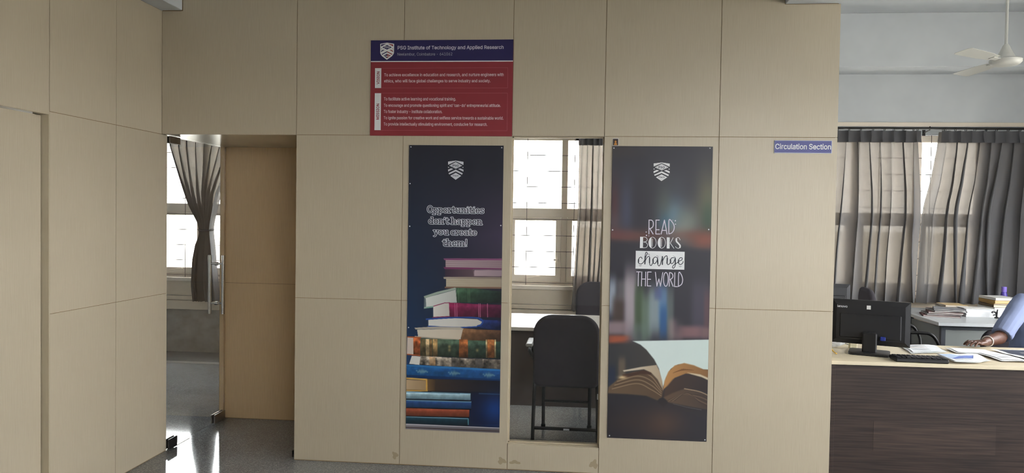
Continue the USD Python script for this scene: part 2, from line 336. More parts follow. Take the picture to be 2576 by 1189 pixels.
def window(n, x0, x1, mull, label):
    w = Thing(f'window_{n}', label, 'window', ((x0+x1)/2, FAR, ZW0), kind='structure')
    ya, yb = FAR+.05, FAR+.11
    zt0, zt1 = 1.60, 1.70
    fr = [bx(x0, x1, ya, yb, ZW0, ZW0+.07, .004), bx(x0, x1, ya, yb, ZW1-.07, ZW1, .004), bx(x0, x0+.06, ya, yb, ZW0, ZW1, .004), bx(x1-.06, x1, ya, yb, ZW0, ZW1, .004), bx(x0, x1, ya-.002, yb, zt0, zt1, .004)]
    fr += [bx(m-.033, m+.033, ya-.001, yb, ZW0, ZW1, .004) for m in mull]
    w.part('frame', cat(fr), 'white_frame')
    w.part('sill', bx(x0-.03, x1+.03, FAR-.045, ya, ZW0-.014, ZW0+.03, .004), 'white_frame')
    e = [x0+.06-.033] + mull + [x1-.06+.033]
    for i in range(len(e)-1):
        a, b = e[i]+.033, e[i+1]-.033
        w.part('pane', bx(a, b, yb-.032, yb-.028, zt1, ZW1-.07), 'pane')
        za, zb = ZW0+.07, zt0
        s = w.part('sash', cat(bx(a, b, ya-.012, yb-.01, za, za+.07, .004), bx(a, b, ya-.012, yb-.01, zb-.035, zb, .004), bx(a, a+.057, ya-.011, yb-.01, za, zb, .004), bx(b-.057, b, ya-.011, yb-.01, za, zb, .004)), 'white_frame')
        w.part('pane', bx(a+.05, b-.05, yb-.042, yb-.038, za+.06, zb-.03), 'pane', parent=s)
        w.part('latch', cat(bx(b-.04, b-.012, ya-.026, ya-.012, za+.225, za+.255, .003), bx(b-.075, b-.03, ya-.034, ya-.022, za+.232, za+.25, .003)), 'white_frame', parent=s)
        w.part('stay', tube([(a+.17, ya-.02, za+.028), (a+.34, ya-.03, za+.06)], .006, 6), 'white_frame', parent=s)
    zs = [1.053, 1.227, 1.401, 1.58, 1.757, 1.934, 2.106, 2.278, .883]
    yg = FAR+.02
    for z in zs: w.part('grille_bar', tube([(x0, yg, z), (x1, yg, z)], .003, 6), 'grille_metal')
    for x in np.arange(x0+.333-.0, x1, .517): w.part('grille_bar', cat(tube([(x, yg-.006, ZW0+.03), (x, yg-.006, ZW1)], .003, 6)), 'grille_metal')
    return w
window(1, *WIN[1], 'white framed window with a grille seen through the glass door')
window(2, *WIN[2], 'white framed window with a grille seen through the glass pane between the posters')
window(3, *WIN[3], 'wide white framed window behind the drawn grey curtains at right')

# fixed glass between the posters
w = Thing('window_4', 'clear fixed glass pane in the partition between the two posters', 'window', (2.58, .05, .166), kind='structure')
w.part('pane', bx(XS[2]+.001, XS[3]-.001, .052, .058, .167, Z2-.001), 'pane')
w.part('bead', cat(bx(XS[2], XS[2]+.008, .042, .052, .166, Z2), bx(XS[3]-.008, XS[3], .042, .052, .166, Z2), bx(XS[2], XS[3], .042, .052, Z2-.008, Z2), bx(XS[2], XS[3], .042, .052, .166, .173)), 'laminate_cross')
# glass door
d = Thing('door_2', 'frameless glass door with steel pull handles in the entrance recess', 'door', (0, .07, 0), kind='structure')
d.part('glass_pane', bx(-.006, .006, .068, .866, .012, Z2-.004), 'pane')
for y0, y1, z0, z1, nm in ((.069, .176, .006, .072, 'patch_fitting'), (.70, .862, .006, .072, 'patch_fitting'), (.069, .2, Z2-.05, Z2-.003, 'patch_fitting')):
    d.part(nm, cat(bx(-.017, -.0065, y0, y1, z0, z1, .002), bx(.0065, .017, y0, y1, z0, z1, .002)), 'brushed_steel' if y0 > .3 else 'black_metal' if z0 < 1 else 'bronze_metal', label='dark corner fitting of the glass door' if y0 < .3 and z0 < 1 else None)
for s in (-1, 1):
    d.part('pull_bar', tube([(s*.052, .745, .83), (s*.052, .745, 1.274)], .0125, 16), 'steel', smooth=40)
for z in (.911, 1.209):
    d.part('standoff', cat(tube([(-.052, .745, z), (.052, .745, z)], .007, 12), tube([(-.011, .745, z), (.011, .745, z)], .014, 14)), 'steel', smooth=40)

# ---------------------------------------------------------------- signs and posters on the partition
def dot(x, z, r, n=14): return Point(x, z).buffer(r, n)
def stroke(pts, w, smooth=False):
    return LineString(smooth_path(pts) if smooth else pts).buffer(w, join_style=1)
def pin(t, x, z, y): t.part('pin', lathe([(0, .0022), (.003, .0018), (.0042, 0), (0, 0)], 12).apply_transform(trimesh.transformations.rotation_matrix(np.pi/2, [1, 0, 0])).apply_translation([x, y, z]), 'pale_print', smooth=40)
def text(t, s, x0, x1, z0, z1, y, m, bold=False, name='lettering', rot=False):
    k = meshkit.text_mesh(s, 0.05, 0.002, bold)
    if rot: k.apply_transform(trimesh.transformations.rotation_matrix(np.pi/2, [0, 0, 1]))
    t.part(name, fit(k, x0, x1, z0, z1, y), m)

# --- board with the institute's vision and mission
SX0, SX1, SZ0, SZ1 = 1.391, 2.296, 2.097, 2.697
b = Thing('sign_board', 'blue and red vision and mission board mounted above the book poster', 'sign', (1.84, 0, 2.1))
b.part('backing', bx(SX0, SX1, -.006, -.0004, SZ0, SZ1, .0008), 'red_print')
yb = -.006
def sg(cx, cy): return (SX0 + (cx-57)/(1633-57)*(SX1-SX0), SZ1 - (cy-95)/(1157-95)*(SZ1-SZ0))
def srect(x0, y0, x1, y1): a, c = sg(x0, y1), sg(x1, y0); return sbox(a[0], a[1], c[0], c[1])
b.part('header', plate(srect(57.5, 95.5, 1632.5, 327), yb, .0005), 'navy_print', label='dark blue header strip')
b.part('rule', plate(srect(57.5, 326, 1632.5, 337), yb, .0006), 'white_print')
def lets(s, x0, x1, top, base, m, bold, desc=False, rot=False):
    a, c = sg(x0, base), sg(x1, top); text(b, s, a[0], c[0], a[1], c[1], yb-.0005, m, bold, rot=rot)
lets('PSG Institute of Technology and Applied Research', 358, 1528, 158, 210, 'lilac_print', True)
lets('Neelambur, Coimbatore - 641062', 357, 966, 234, 274, 'thin_print', False)
for word, (y0, y1), (t0, t1) in (('VISION', (405, 626), (443, 583)), ('MISSION', (683, 1096), (800, 976))):
    b.part('tab', plate(srect(107, y0, 177, y1), yb, .0005), 'white_print', label='white side tab with upright lettering')
    lets(word, 126, 159, t0, t1, 'red_print', True, rot=True)
    o = srect(177, y0-1, 1579, y1+2); b.part('frame_line', plate(o.difference(o.buffer(-.0016)), yb, .0004), 'frame_print')
for s, x1, base, de in (('To achieve excellence in education and research, and nurture engineers with', 1533, 497, 1), ('ethics, who will face global challenges to serve industry and society.', 1390, 565, 1),
        ('To facilitate active learning and vocational training.', 1012, 765, 1), ("To encourage and promote questioning spirit and 'can-do' entrepreneurial attitude.", 1505, 836, 1), ('To foster industry - institute collaboration.', 863, 905, 1),
        ('To ignite passion for creative work and selfless service towards a sustainable world.', 1537, 975, 1), ('To provide intellectually stimulating environment, conducive for research.', 1363, 1045, 1)):
    lets(s, 210, x1, base-36, base+9, 'pink_print', True)
# coloured shield
def shield(t, f, y, white, colour):
    P = lambda *pts: Polygon([f(*p) for p in pts])
    outer = P((325, 205), (680, 150), (1038, 208), (1035, 690), (990, 770), (930, 850), (675, 1030), (430, 850), (370, 770), (328, 690))
    if colour:
        t.part('emblem', plate(outer, y, .0005), white, label='white shield emblem')
        y2 = y-.0005
        for m, pts in (('emblem_navy', [(372, 248), (640, 200), (372, 345)]), ('emblem_red', [(720, 200), (988, 250), (988, 345)]), ('emblem_navy', [(440, 392), (680, 270), (920, 392), (680, 505)]),
                       ('emblem_navy', [(372, 575), (465, 520), (555, 525), (372, 625)]), ('emblem_red', [(988, 575), (895, 520), (800, 525), (988, 625)]),
                       ('emblem_navy', [(410, 735), (680, 590), (680, 640), (425, 775)]), ('emblem_red', [(680, 590), (955, 735), (940, 775), (680, 640)]),
                       ('emblem_navy', [(500, 815), (680, 725), (680, 950)]), ('emblem_red', [(680, 725), (875, 815), (680, 950)]),
                       ('emblem_navy', [(372, 450), (420, 462), (372, 490)]), ('emblem_red', [(988, 450), (940, 462), (988, 490)])):
            t.part('emblem_field', plate(P(*pts), y2, .0004), m)
        tm, y3 = white, y2-.0004
    else:
        for pts in ([(325, 205), (680, 155), (1035, 210), (1030, 355), (680, 185), (330, 350)], [(380, 385), (680, 215), (980, 385), (680, 530)], [(320, 440), (400, 465), (330, 495)], [(1030, 440), (1030, 495), (960, 465)],
                    [(325, 570), (470, 505), (570, 540), (330, 660)], [(1035, 570), (1030, 660), (785, 540), (885, 505)], [(350, 730), (680, 565), (1000, 730), (970, 795), (680, 650), (380, 785)], [(430, 850), (680, 710), (930, 850), (675, 1030)]):
            t.part('emblem_field', plate(P(*pts), y, .0005), white)
        ring = P((420, 385), (680, 240), (940, 385), (680, 508)); t.part('emblem_line', plate(ring.difference(P((450, 385), (680, 258), (910, 385), (680, 490))), y-.0005, .0003), 'news_grey')
        tm, y3 = 'dark_print', y-.0005
    for s, x0, x1, z0, z1 in (('PSG', 545, 812, 432, 335), ('iTech', 540, 808, 880, 808)):
        a, c = f(x0, z0), f(x1, z1); text(t, s, a[0], c[0], a[1], c[1], y3, tm, True)
ex0, ez1 = sg(162, 122); ex1, ez0 = sg(318, 312)
shield(b, lambda u, v: (ex0+(u-325)/713*(ex1-ex0), ez1-(v-150)/880*(ez1-ez0)), yb-.0005, 'white_print', True)

# --- printed pictures: one colour per vertex of a fine grid
def field(nx, nz): return np.meshgrid(np.linspace(0, 1, nx), np.linspace(0, 1, nz))
class Print:
    """a picture in its own print coordinates (the columns and rows of a sketch), evaluated on the grid"""
    def __init__(s, U, V, base): s.U, s.V = U, V; s.c = np.ones(U.shape+(3,))*np.array(base, float)
    def mix(s, a, col):
        col = np.asarray(col, float); s.c = s.c*(1-a[..., None]) + a[..., None]*col
    def blob(s, x, y, sx, sy, col, a=1.0, p=2): s.mix(a*np.exp(-.5*(np.abs((s.U-x)/sx)**p+np.abs((s.V-y)/sy)**p)), col)
    def poly(s, pts, col, col2=None, axis=0, soft=.7, a=1.0, smooth=False, grain=0, seed=0, rnd=0):
        pts = smooth_path(pts+[pts[0]], 6)[:-1] if smooth else pts
        g = Polygon(pts)
        if not g.is_valid: g = g.buffer(0)
        x0, y0, x1, y1 = g.bounds; k = (s.U > x0-4) & (s.U < x1+4) & (s.V > y0-4) & (s.V < y1+4)
        if not k.any(): return
        q = shapely.points(s.U[k], s.V[k]); shapely.prepare(g)
        ins = shapely.contains(g, q); d = shapely.distance(g.boundary, q)*np.where(ins, 1, -1)
        al = np.zeros(s.U.shape); al[k] = np.clip(.5+d/(2*soft), 0, 1)*a
        col = np.broadcast_to(np.array(col, float), s.c.shape)
        if col2 is not None:
            w = np.clip((s.U-x0)/(x1-x0) if axis == 0 else (s.V-y0)/(y1-y0), 0, 1)[..., None]; col = col*(1-w)+w*np.array(col2, float)
        if grain:
            n = meshkit.fbm(np.stack([s.U*.05, s.V*.05, np.zeros_like(s.U)+seed], -1), 3, seed)[..., None]; col = col*(1+grain*(n-.5)*2)
        if rnd: q_ = np.clip((s.V-y0)/(y1-y0), 0, 1)[..., None]; col = col*(1+rnd*(.35-1.1*q_+.5*np.exp(-((q_-.22)/.12)**2)))
        s.c = s.c*(1-al[..., None]) + al[..., None]*col
    def line(s, pts, w, col, a=1.0, smooth=False): s.poly(list(LineString(smooth_path(pts) if smooth else pts).buffer(w, cap_style=2).exterior.coords)[:-1], col, a=a)
    def colours(s):
        c = np.clip(s.c, 0, 255)/255; return np.where(c <= .04045, c/12.92, ((c+.055)/1.055)**2.4).reshape(-1, 3)
def print_mesh(x0, x1, z0, z1, y, nx, nz):
    X, Z = np.meshgrid(np.linspace(x0, x1, nx), np.linspace(z1, z0, nz)); v = np.stack([X, np.full_like(X, y), Z], -1).reshape(-1, 3)
    i, j = np.meshgrid(np.arange(nz-1), np.arange(nx-1), indexing='ij'); a = (i*nx+j).ravel()
    f = np.vstack([np.c_[a, a+nx, a+1], np.c_[a+1, a+nx, a+nx+1]]); return trimesh.Trimesh(v, f, process=False)
NX, NZ = 232, 700

# --- left poster: a stack of old books
LX0, LX1, LZ0, LZ1 = 1.644, 2.245, .233, 2.039
ps, pt = field(NX, NZ)
PX = 1030-9*pt + ps*236; PY = 365.5 + .5*ps + pt*(713.5+7*ps)         # sketch coordinates of the print
U, V = (PX-1000)/.4785, (PY-620)/.4785
w = np.clip((PX-1025)/235, 0, 1); h = np.clip((PY-366)/560, 0, 1)
p = Print(U, V, (34, 35, 46)); p.mix(.9*h*(1-w)**1.2, (26, 57, 98)); p.mix(.75*np.clip(1-np.abs(PY-590)/170, 0, 1)*w**1.5, (70, 58, 84)); p.mix(.9*np.clip((PY-720)/200, 0, 1)*w, (18, 26, 52))
p.blob(520, 850, 60, 60, (20, 56, 122), .8); p.blob(470, 760, 90, 60, (20, 24, 36), .8)
Wh, Cr = (206, 204, 198), (206, 196, 180)
p.poly([(252, 112), (402, 112), (402, 158), (252, 158)], (58, 44, 60), (96, 78, 84))
p.poly([(255, 64), (560, 64), (560, 108), (255, 108)], (176, 156, 158), (140, 118, 124))
for q in (76, 86, 97): p.line([(255, q), (560, q+1)], 1.1, (128, 104, 112))
p.poly([(243, 58), (560, 57), (560, 66), (248, 68)], (128, 72, 110)); p.poly([(243, 104), (560, 108), (560, 116), (250, 115)], (116, 54, 94))
p.poly([(405, 118), (560, 118), (560, 150), (403, 152)], (172, 150, 156), (142, 122, 130)); p.line([(400, 115), (560, 115)], 2.4, (112, 80, 102)); p.line([(400, 115), (404, 152)], 2, (120, 96, 104)); p.line([(402, 152), (560, 152)], 2, (100, 78, 86))
p.poly([(257, 165), (560, 163), (560, 208), (257, 209)], (190, 178, 156), (156, 142, 124))
for q in (175, 184, 193, 201): p.line([(258, q), (560, q-1)], .9, (156, 142, 122))
p.poly([(243, 156), (300, 155), (560, 155), (560, 165), (262, 167), (246, 166)], (170, 158, 142), (126, 112, 100)); p.poly([(250, 206), (560, 207), (560, 216), (250, 215)], (122, 92, 76))
# green
p.poly([(310, 212), (420, 215), (480, 224), (560, 230), (560, 290), (420, 289), (310, 290)], (62, 90, 68), (26, 38, 36), grain=.25, seed=3, rnd=.4)
for q in (322, 372, 380): p.line([(q, 214), (q+2, 290)], 1.3, (96, 130, 96), .7)
p.poly([(150, 266), (308, 222), (314, 290), (215, 306), (152, 318)], (214, 216, 210), (178, 180, 174)); p.poly([(139, 258), (210, 234), (305, 211), (312, 220), (215, 246), (146, 269)], (150, 164, 150)); p.line([(141, 319), (210, 310), (312, 290)], 4, (128, 166, 152))
p.poly([(142, 262), (150, 266), (156, 318), (140, 324)], (170, 180, 168), a=.5)
# maroon
p.poly([(190, 310), (230, 302), (275, 292), (278, 366), (190, 372)], (220, 214, 206), (190, 184, 176)); p.line([(186, 370), (276, 364)], 3.5, (126, 40, 76))
p.poly([(272, 290), (330, 292), (430, 298), (560, 299), (560, 368), (430, 364), (276, 365)], (128, 34, 74), (70, 26, 50), grain=.2, seed=5, rnd=.4)
for q in (304, 314, 428, 436, 474): p.line([(q, 293), (q+1, 366)], 1.6, (200, 120, 150), .8)
p.line([(278, 291), (250, 292), (190, 310)], 2, (140, 40, 78))
# blue edged
p.poly([(430, 376), (470, 380), (560, 382), (560, 440), (440, 420), (420, 412)], (34, 54, 112), (22, 28, 62), grain=.3, seed=6, rnd=.3)
p.poly([(164, 380), (300, 372), (420, 376), (446, 390), (438, 408), (400, 417), (300, 420), (164, 416)], (214, 212, 206), (196, 190, 180), smooth=False)
p.line([(150, 379), (240, 372), (330, 368), (420, 370), (448, 384), (442, 404), (420, 413)], 4, (40, 76, 148), smooth=True); p.line([(160, 415), (300, 421), (420, 416)], 3, (42, 78, 150), smooth=True)
# cream / brown
p.poly([(342, 424), (420, 430), (560, 434), (560, 498), (430, 494), (336, 482)], (128, 92, 62), (72, 52, 40), grain=.25, seed=8, rnd=.4)
p.poly([(104, 434), (220, 430), (346, 430), (334, 482), (230, 478), (110, 472)], (216, 206, 188), (198, 184, 164)); p.poly([(90, 424), (180, 418), (330, 419), (350, 426), (345, 433), (200, 429), (96, 433)], (180, 170, 154)); p.line([(92, 470), (200, 477), (336, 484)], 3, (186, 172, 152))
# ornate green and gold
p.poly([(52, 474), (88, 476), (88, 566), (50, 562)], (206, 190, 178)); p.poly([(84, 474), (126, 478), (122, 572), (84, 566)], (168, 90, 50), (128, 66, 38), grain=.5, seed=4, rnd=.5); p.line([(52, 472), (126, 476)], 3, (176, 92, 50)); p.line([(50, 564), (122, 571)], 3, (170, 90, 50))
p.poly([(122, 478), (300, 484), (560, 494), (560, 584), (330, 580), (120, 571)], (76, 88, 72), (40, 60, 50), grain=.4, seed=9, rnd=.6)
for a, c_, col in ((124, 148, (86, 76, 52)), (150, 168, (164, 142, 106)), (170, 184, (112, 88, 56)), (188, 212, (160, 130, 86)), (326, 372, (136, 82, 46)), (466, 472, (150, 132, 98)), (474, 510, (142, 88, 48)), (512, 518, (168, 150, 110))): p.poly([(a, 482), (c_, 483), (c_+1, 580), (a, 578)], col, grain=.5, seed=a, rnd=.6)
for x, y in ((275, 522), (275, 540), (421, 540)): p.blob(x, y, 5, 6, (164, 144, 92), .7)
# marbled
p.poly([(76, 572), (130, 576), (118, 620), (62, 614)], (214, 212, 204)); p.poly([(122, 572), (330, 582), (560, 588), (560, 644), (330, 630), (116, 618)], (140, 130, 116), (92, 84, 76), grain=.9, seed=11, rnd=.4)
p.poly([(168, 576), (200, 578), (202, 624), (170, 622)], (168, 132, 92), a=.7, grain=.5, seed=2)
for q in (204, 288, 328, 410, 446, 480): p.line([(q, 580), (q+1, 632)], 2.4, (74, 68, 62), .8)
for q in (306, 428): p.poly([(q-16, 582), (q+16, 584), (q+16, 630), (q-16, 628)], (86, 82, 78), a=.75, grain=.5, seed=q)
# blue cloth
p.poly([(40, 618), (240, 626), (560, 640), (560, 700), (300, 690), (40, 682)], (28, 82, 132), (32, 82, 140), grain=.2, seed=13, rnd=.3); p.poly([(40, 618), (240, 626), (560, 640), (560, 650), (240, 636), (40, 626)], (50, 124, 186), a=.7); p.poly([(40, 672), (560, 692), (560, 706), (300, 698), (40, 684)], (14, 44, 88), a=.8)
for x, y in ((130, 654), (300, 662), (482, 670)):
    for k in range(9): p.blob(x+(-28+7*k), y+4*math.sin(2.9*k+x), 3, 2.5+6*math.exp(-((k-4)/2.2)**2), (150, 176, 170), .6)
# yellow/brown
p.poly([(40, 690), (560, 700), (560, 758), (40, 757)], (78, 60, 44), (20, 24, 40)); p.poly([(150, 694), (200, 697), (198, 757), (150, 757)], (118, 92, 60), (72, 56, 42)); p.poly([(40, 698), (150, 702), (150, 752), (40, 750)], (186, 160, 126), (160, 134, 100)); p.line([(40, 690), (156, 697)], 4, (206, 166, 88)); p.line([(154, 695), (155, 757)], 4, (206, 160, 78)); p.line([(40, 755), (160, 757)], 4, (190, 148, 76))
p.poly([(200, 757), (560, 762), (560, 775), (390, 770), (40, 762)], (16, 20, 30), a=.8)
p.poly([(390, 762), (560, 764), (560, 930), (390, 930)], (20, 28, 56), a=.8); p.line([(430, 768), (560, 772)], 3, (40, 64, 92)); p.blob(515, 850, 45, 46, (22, 62, 132), .8)
for y0, y1, c0, c1, xe in ((760, 802, (176, 204, 212), (118, 152, 166), 386), (804, 848, (42, 76, 126), (34, 62, 104), 390), (848, 892, (142, 72, 50), (122, 60, 42), 380), (892, 936, (28, 62, 74), (22, 42, 56), 374)):
    p.poly([(30, y0), (xe, y0+7), (xe, y1+3), (30, y1-2)], c0, c1, axis=1, grain=.15, seed=y0, rnd=.3); p.line([(30, y1-1), (xe, y1+4)], 3, (14, 18, 26)); 
    if y0 != 848: p.line([(30, y0+3), (xe, y0+9)], 2.2, (110, 150, 172))
p.line([(180, 764), (330, 768)], 3, (96, 130, 146)); p.line([(374, 900), (375, 934)], 2, (90, 150, 160))
p.poly([(30, 930), (560, 948), (560, 992), (30, 992)], (140, 136, 142), (84, 80, 84)); p.line([(30, 934), (560, 950)], 2, (190, 188, 192)); p.line([(30, 951), (560, 966)], 3, (70, 58, 60)); p.line([(30, 944), (560, 958)], 1.5, (112, 108, 112)); p.line([(30, 962), (560, 976)], 2, (150, 140, 140))
b = Thing('book_poster', 'tall dark blue poster printed with a stack of old books', 'poster', (1.945, 0, LZ0))
b.part('backing', bx(LX0, LX1, -.004, -.0004, LZ0, LZ1, .0006), 'dark_print')
b.part('picture', print_mesh(LX0+.0007, LX1-.0007, LZ0+.0007, LZ1-.0007, -.0042, NX, NZ), 'poster_print', uvcolor=p.colours())
def artL(px, py):
    t_ = (py-366)/716; return (LX0 + (px-(1030-9*t_))/236*(LX1-LX0), LZ1 - (py-365.5-.5*0)/(713.5+7*((px-1025)/236))*(LZ1-LZ0))
shield(b, lambda u, v: artL(1110+.0547*u, 395+.0547*v), -.0044, 'pale_print', False)
for x, z in ((1.656, 2.027), (1.653, 1.796), (1.654, 1.526), (2.234, 1.54), (2.233, 2.026), (1.654, .883)): pin(b, x, z, -.0042)
# slab serif letters, drawn as strokes on a unit x-height and printed as an outline
def arc(cx, cy, rx, ry, a0, a1, n=14):
    k = np.radians(np.linspace(a0, a1, n)); return [(cx+rx*math.cos(q), cy+ry*math.sin(q)) for q in k]
SLAB = {
 'O': (1.14, [arc(.57, .76, .45, .74, 0, 360, 30)]), 'o': (.95, [arc(.47, .5, .34, .48, 0, 360, 26)]),
 'p': (1.04, [[(.24, 1), (.24, -.42)], [(.04, 1), (.24, 1)], [(.04, -.42), (.46, -.42)], arc(.56, .5, .33, .48, 0, 360, 26)]),
 'd': (1.06, [[(.8, 1.5), (.8, 0)], [(.6, 1.5), (.8, 1.5)], [(.8, 0), (1, 0)], arc(.47, .5, .33, .48, 0, 360, 26)]),
 'r': (.84, [[(.24, 1), (.24, 0)], [(.04, 1), (.24, 1)], [(.04, 0), (.48, 0)], [(.24, .6)]+arc(.56, .62, .3, .36, 160, 40, 8), [(.74, .84), (.76, .82)]]),
 't': (.74, [[(.3, 1.36), (.3, .25)]+arc(.5, .22, .2, .22, 180, 340, 8), [(.06, 1), (.62, 1)]]),
 'u': (1.1, [[(.06, 1), (.24, 1), (.24, .35)]+arc(.53, .33, .29, .33, 180, 350, 10), [(.62, 1), (.84, 1), (.84, 0), (1.04, 0)]]),
 'n': (1.1, [[(.04, 1), (.24, 1), (.24, 0)], [(.04, 0), (.44, 0)], [(.24, .6)]+arc(.54, .66, .3, .34, 175, 0, 10)+[(.84, 0)], [(.66, 0), (1.04, 0)]]),
 'h': (1.1, [[(.04, 1.5), (.24, 1.5), (.24, 0)], [(.04, 0), (.44, 0)], [(.24, .6)]+arc(.54, .66, .3, .34, 175, 0, 10)+[(.84, 0)], [(.66, 0), (1.04, 0)]]),
 'm': (1.6, [[(.04, 1), (.24, 1), (.24, 0)], [(.04, 0), (.42, 0)], [(.24, .6)]+arc(.5, .66, .26, .34, 175, 0, 10)+[(.76, 0)], [(.76, .6)]+arc(1.04, .66, .28, .34, 175, 0, 10)+[(1.32, 0)], [(.64, 0), (.9, 0)], [(1.14, 0), (1.52, 0)]]),
 'i': (.54, [[(.06, 1), (.27, 1), (.27, 0)], [(.06, 0), (.48, 0)], [(.27, 1.36), (.28, 1.36)]]),
 'e': (.92, [[(.14, .52), (.8, .52)]+arc(.47, .5, .33, .48, 5, 325, 22)]),
 's': (.82, [arc(.42, .74, .26, .24, 20, 250, 12)+arc(.42, .26, .28, .25, 80, -160, 12), [(.68, .98), (.68, .78)], [(.14, .24), (.14, .02)]]),
 'a': (1.0, [arc(.44, .7, .3, .28, 160, 0, 10)+[(.74, .2)]+arc(.86, .16, .12, .16, 180, 300, 6), arc(.44, .28, .3, .27, 0, 360, 20)]),
 'y': (1.0, [[(.12, 1), (.5, .04)], [(.86, 1), (.5, .04), (.36, -.3), (.2, -.42), (.08, -.36)], [(.02, 1), (.34, 1)], [(.66, 1), (.98, 1)]]),
 'c': (.9, [arc(.48, .5, .35, .48, 45, 320, 18), [(.74, .8), (.76, .8)]]),
 "'": (.34, [[(.18, 1.42), (.2, 1.3), (.1, 1.12)]]), '!': (.5, [[(.25, 1.5), (.25, .42)], [(.25, .03), (.26, .03)]]), ' ': (.42, [])}
def slab_line(s):
    x, parts = 0, []
    for ch in s:
        adv, st = SLAB[ch]
        parts += [LineString([(x+q[0]*.92, q[1]) for q in k]) for k in st]; x += adv*.9
    return unary_union([k.buffer(.205) for k in parts]).difference(unary_union([k.buffer(.085) for k in parts]))
for s, x0, x1, top, bot in (('Opportunities', 135, 1515, 102, 332), ("don't happen", 165, 1480, 370, 600), ('you create', 275, 1345, 645, 855), ('them!', 495, 1110, 885, 1080)):
    g = slab_line(s); f = lambda u, v: artL(1060+.10514*u, 505+.10514*v)
    a, c_ = f(x0, bot), f(x1, top); q = g.bounds
    g = affinity.translate(affinity.scale(affinity.translate(g, -q[0], -q[1]), (c_[0]-a[0])/(q[2]-q[0]), (c_[1]-a[1])/(q[3]-q[1]), origin=(0, 0)), a[0], a[1])
    b.part('lettering', plate(g.simplify(.0001), -.0043, .0004), 'pale_print')

# --- right poster: an open book before blurred shelves
RX0, RX1, RZ0, RZ1 = 2.919, 3.526, .232, 2.041
PX = (1539-7.5*pt) + ps*(251-3.5*pt); PY = 368 + pt*(732.5+9.5*ps)
U, V = PX, PY
p = Print(U, V, (48, 46, 54)); TOP = lambda x, y: (1510+.3448*x, 330+.3448*y); BOT = lambda x, y: (1510+.3944*x, 720+.3944*y)
for x, y, sx, sy, c_, a in ((1690, 540, 22, 34, (96, 132, 156), .8), (1668, 505, 14, 34, (86, 96, 84), .7), (1728, 560, 26, 34, (128, 136, 124), .75), (1778, 500, 20, 55, (112, 108, 74), .7), (1780, 545, 12, 30, (44, 76, 56), .6), (1672, 560, 10, 16, (52, 96, 120), .6), (1708, 580, 20, 16, (140, 150, 144), .6),
        (1546, 515, 10, 44, (92, 50, 50), .7), (1578, 525, 14, 50, (74, 78, 104), .7), (1612, 520, 18, 60, (38, 34, 44), .8), (1640, 470, 30, 40, (48, 46, 52), .5), (1700, 460, 22, 24, (70, 74, 80), .35), (1560, 380, 40, 14, (78, 64, 50), .3), (1545, 560, 14, 20, (100, 86, 90), .4)): p.blob(x, y, sx, sy, c_, a)
yb0 = 592+.05*(U-1660)+6*np.cos((U-1540)/60); p.mix(.75*np.exp(-.5*((V-yb0)/12)**2)*np.clip(.55+.45*np.abs(U-1680)/90, 0, 1), (112, 66, 54)); p.blob(1770, 605, 24, 16, (142, 76, 58), .7); p.blob(1555, 588, 26, 9, (104, 62, 66), .5)
p.mix(np.clip((V-606-.1*(U-1640))/16, 0, 1)*np.clip((722-V)/26, 0, 1)*.92, (44, 42, 50))
def sh(x, y, sx, sy, c_, a, pw=4): q = BOT(x, y); p.blob(q[0], q[1], sx*.3944, sy*.3944, c_, a, pw)
for k in ((75, 60, 26, 100, (158, 168, 182), .85), (120, 150, 34, 80, (74, 60, 54), .9), (150, 20, 40, 60, (120, 116, 116), .6), (196, 110, 34, 190, (172, 160, 166), .9), (100, 262, 70, 38, (160, 138, 142), .8), (252, 130, 26, 130, (74, 92, 66), .9), (300, 190, 28, 130, (112, 132, 114), .8), (352, 150, 34, 130, (146, 162, 166), .85), (404, 110, 26, 110, (104, 140, 180), .8), (408, 220, 22, 90, (44, 86, 134), .9), (372, 40, 22, 36, (74, 82, 130), .6), (450, 170, 20, 150, (104, 116, 112), .7), (484, 270, 40, 60, (160, 132, 132), .6), (536, 120, 48, 150, (48, 46, 54), .95), (640, 130, 50, 150, (76, 70, 86), .7), (690, 170, 26, 130, (104, 72, 74), .6), (585, 285, 70, 34, (142, 104, 106), .8), (680, 290, 30, 30, (128, 100, 100), .7)): sh(*k)
sh(115, 336, 62, 24, (182, 92, 60), .85); sh(260, 300, 40, 60, (104, 122, 112), .5)
def bp(pts, *a, **k): p.poly([BOT(*q) for q in pts], *a, **k)
bp([(40, 372), (215, 348), (300, 380), (375, 470), (372, 505), (60, 650), (40, 650)], (52, 52, 56), (66, 62, 58), soft=8); sh(145, 520, 20, 60, (112, 98, 80), .8); sh(80, 570, 22, 60, (34, 44, 66), .8); p.mix(np.clip((V-BOT(0, 655)[1])/14, 0, 1), (40, 36, 40))
bp([(213, 345), (692, 333), (730, 333), (730, 527), (660, 525), (600, 505), (545, 490), (500, 494), (455, 522), (425, 580), (408, 640), (396, 590), (380, 520), (350, 462), (300, 400), (262, 368)], (214, 226, 222), (200, 214, 208), soft=1.2)
bp([(120, 590), (150, 566), (270, 535), (330, 540), (372, 590), (410, 655), (402, 706), (372, 726), (300, 696), (180, 686), (50, 682), (60, 640)], (104, 84, 64), (84, 66, 50), soft=2)
for k in range(7): p.line([BOT(130-8*k, 580+12*k), BOT(240, 545+12*k), BOT(330, 570+14*k), BOT(398, 660+6*k)], 1.1, (82, 62, 46) if k % 2 else (150, 126, 98), .8, smooth=True)
bp([(150, 560), (285, 530), (340, 548), (330, 560), (260, 556), (150, 585)], (70, 46, 34), soft=2); p.blob(*BOT(150, 578), 7, 3, (224, 196, 150), .9)
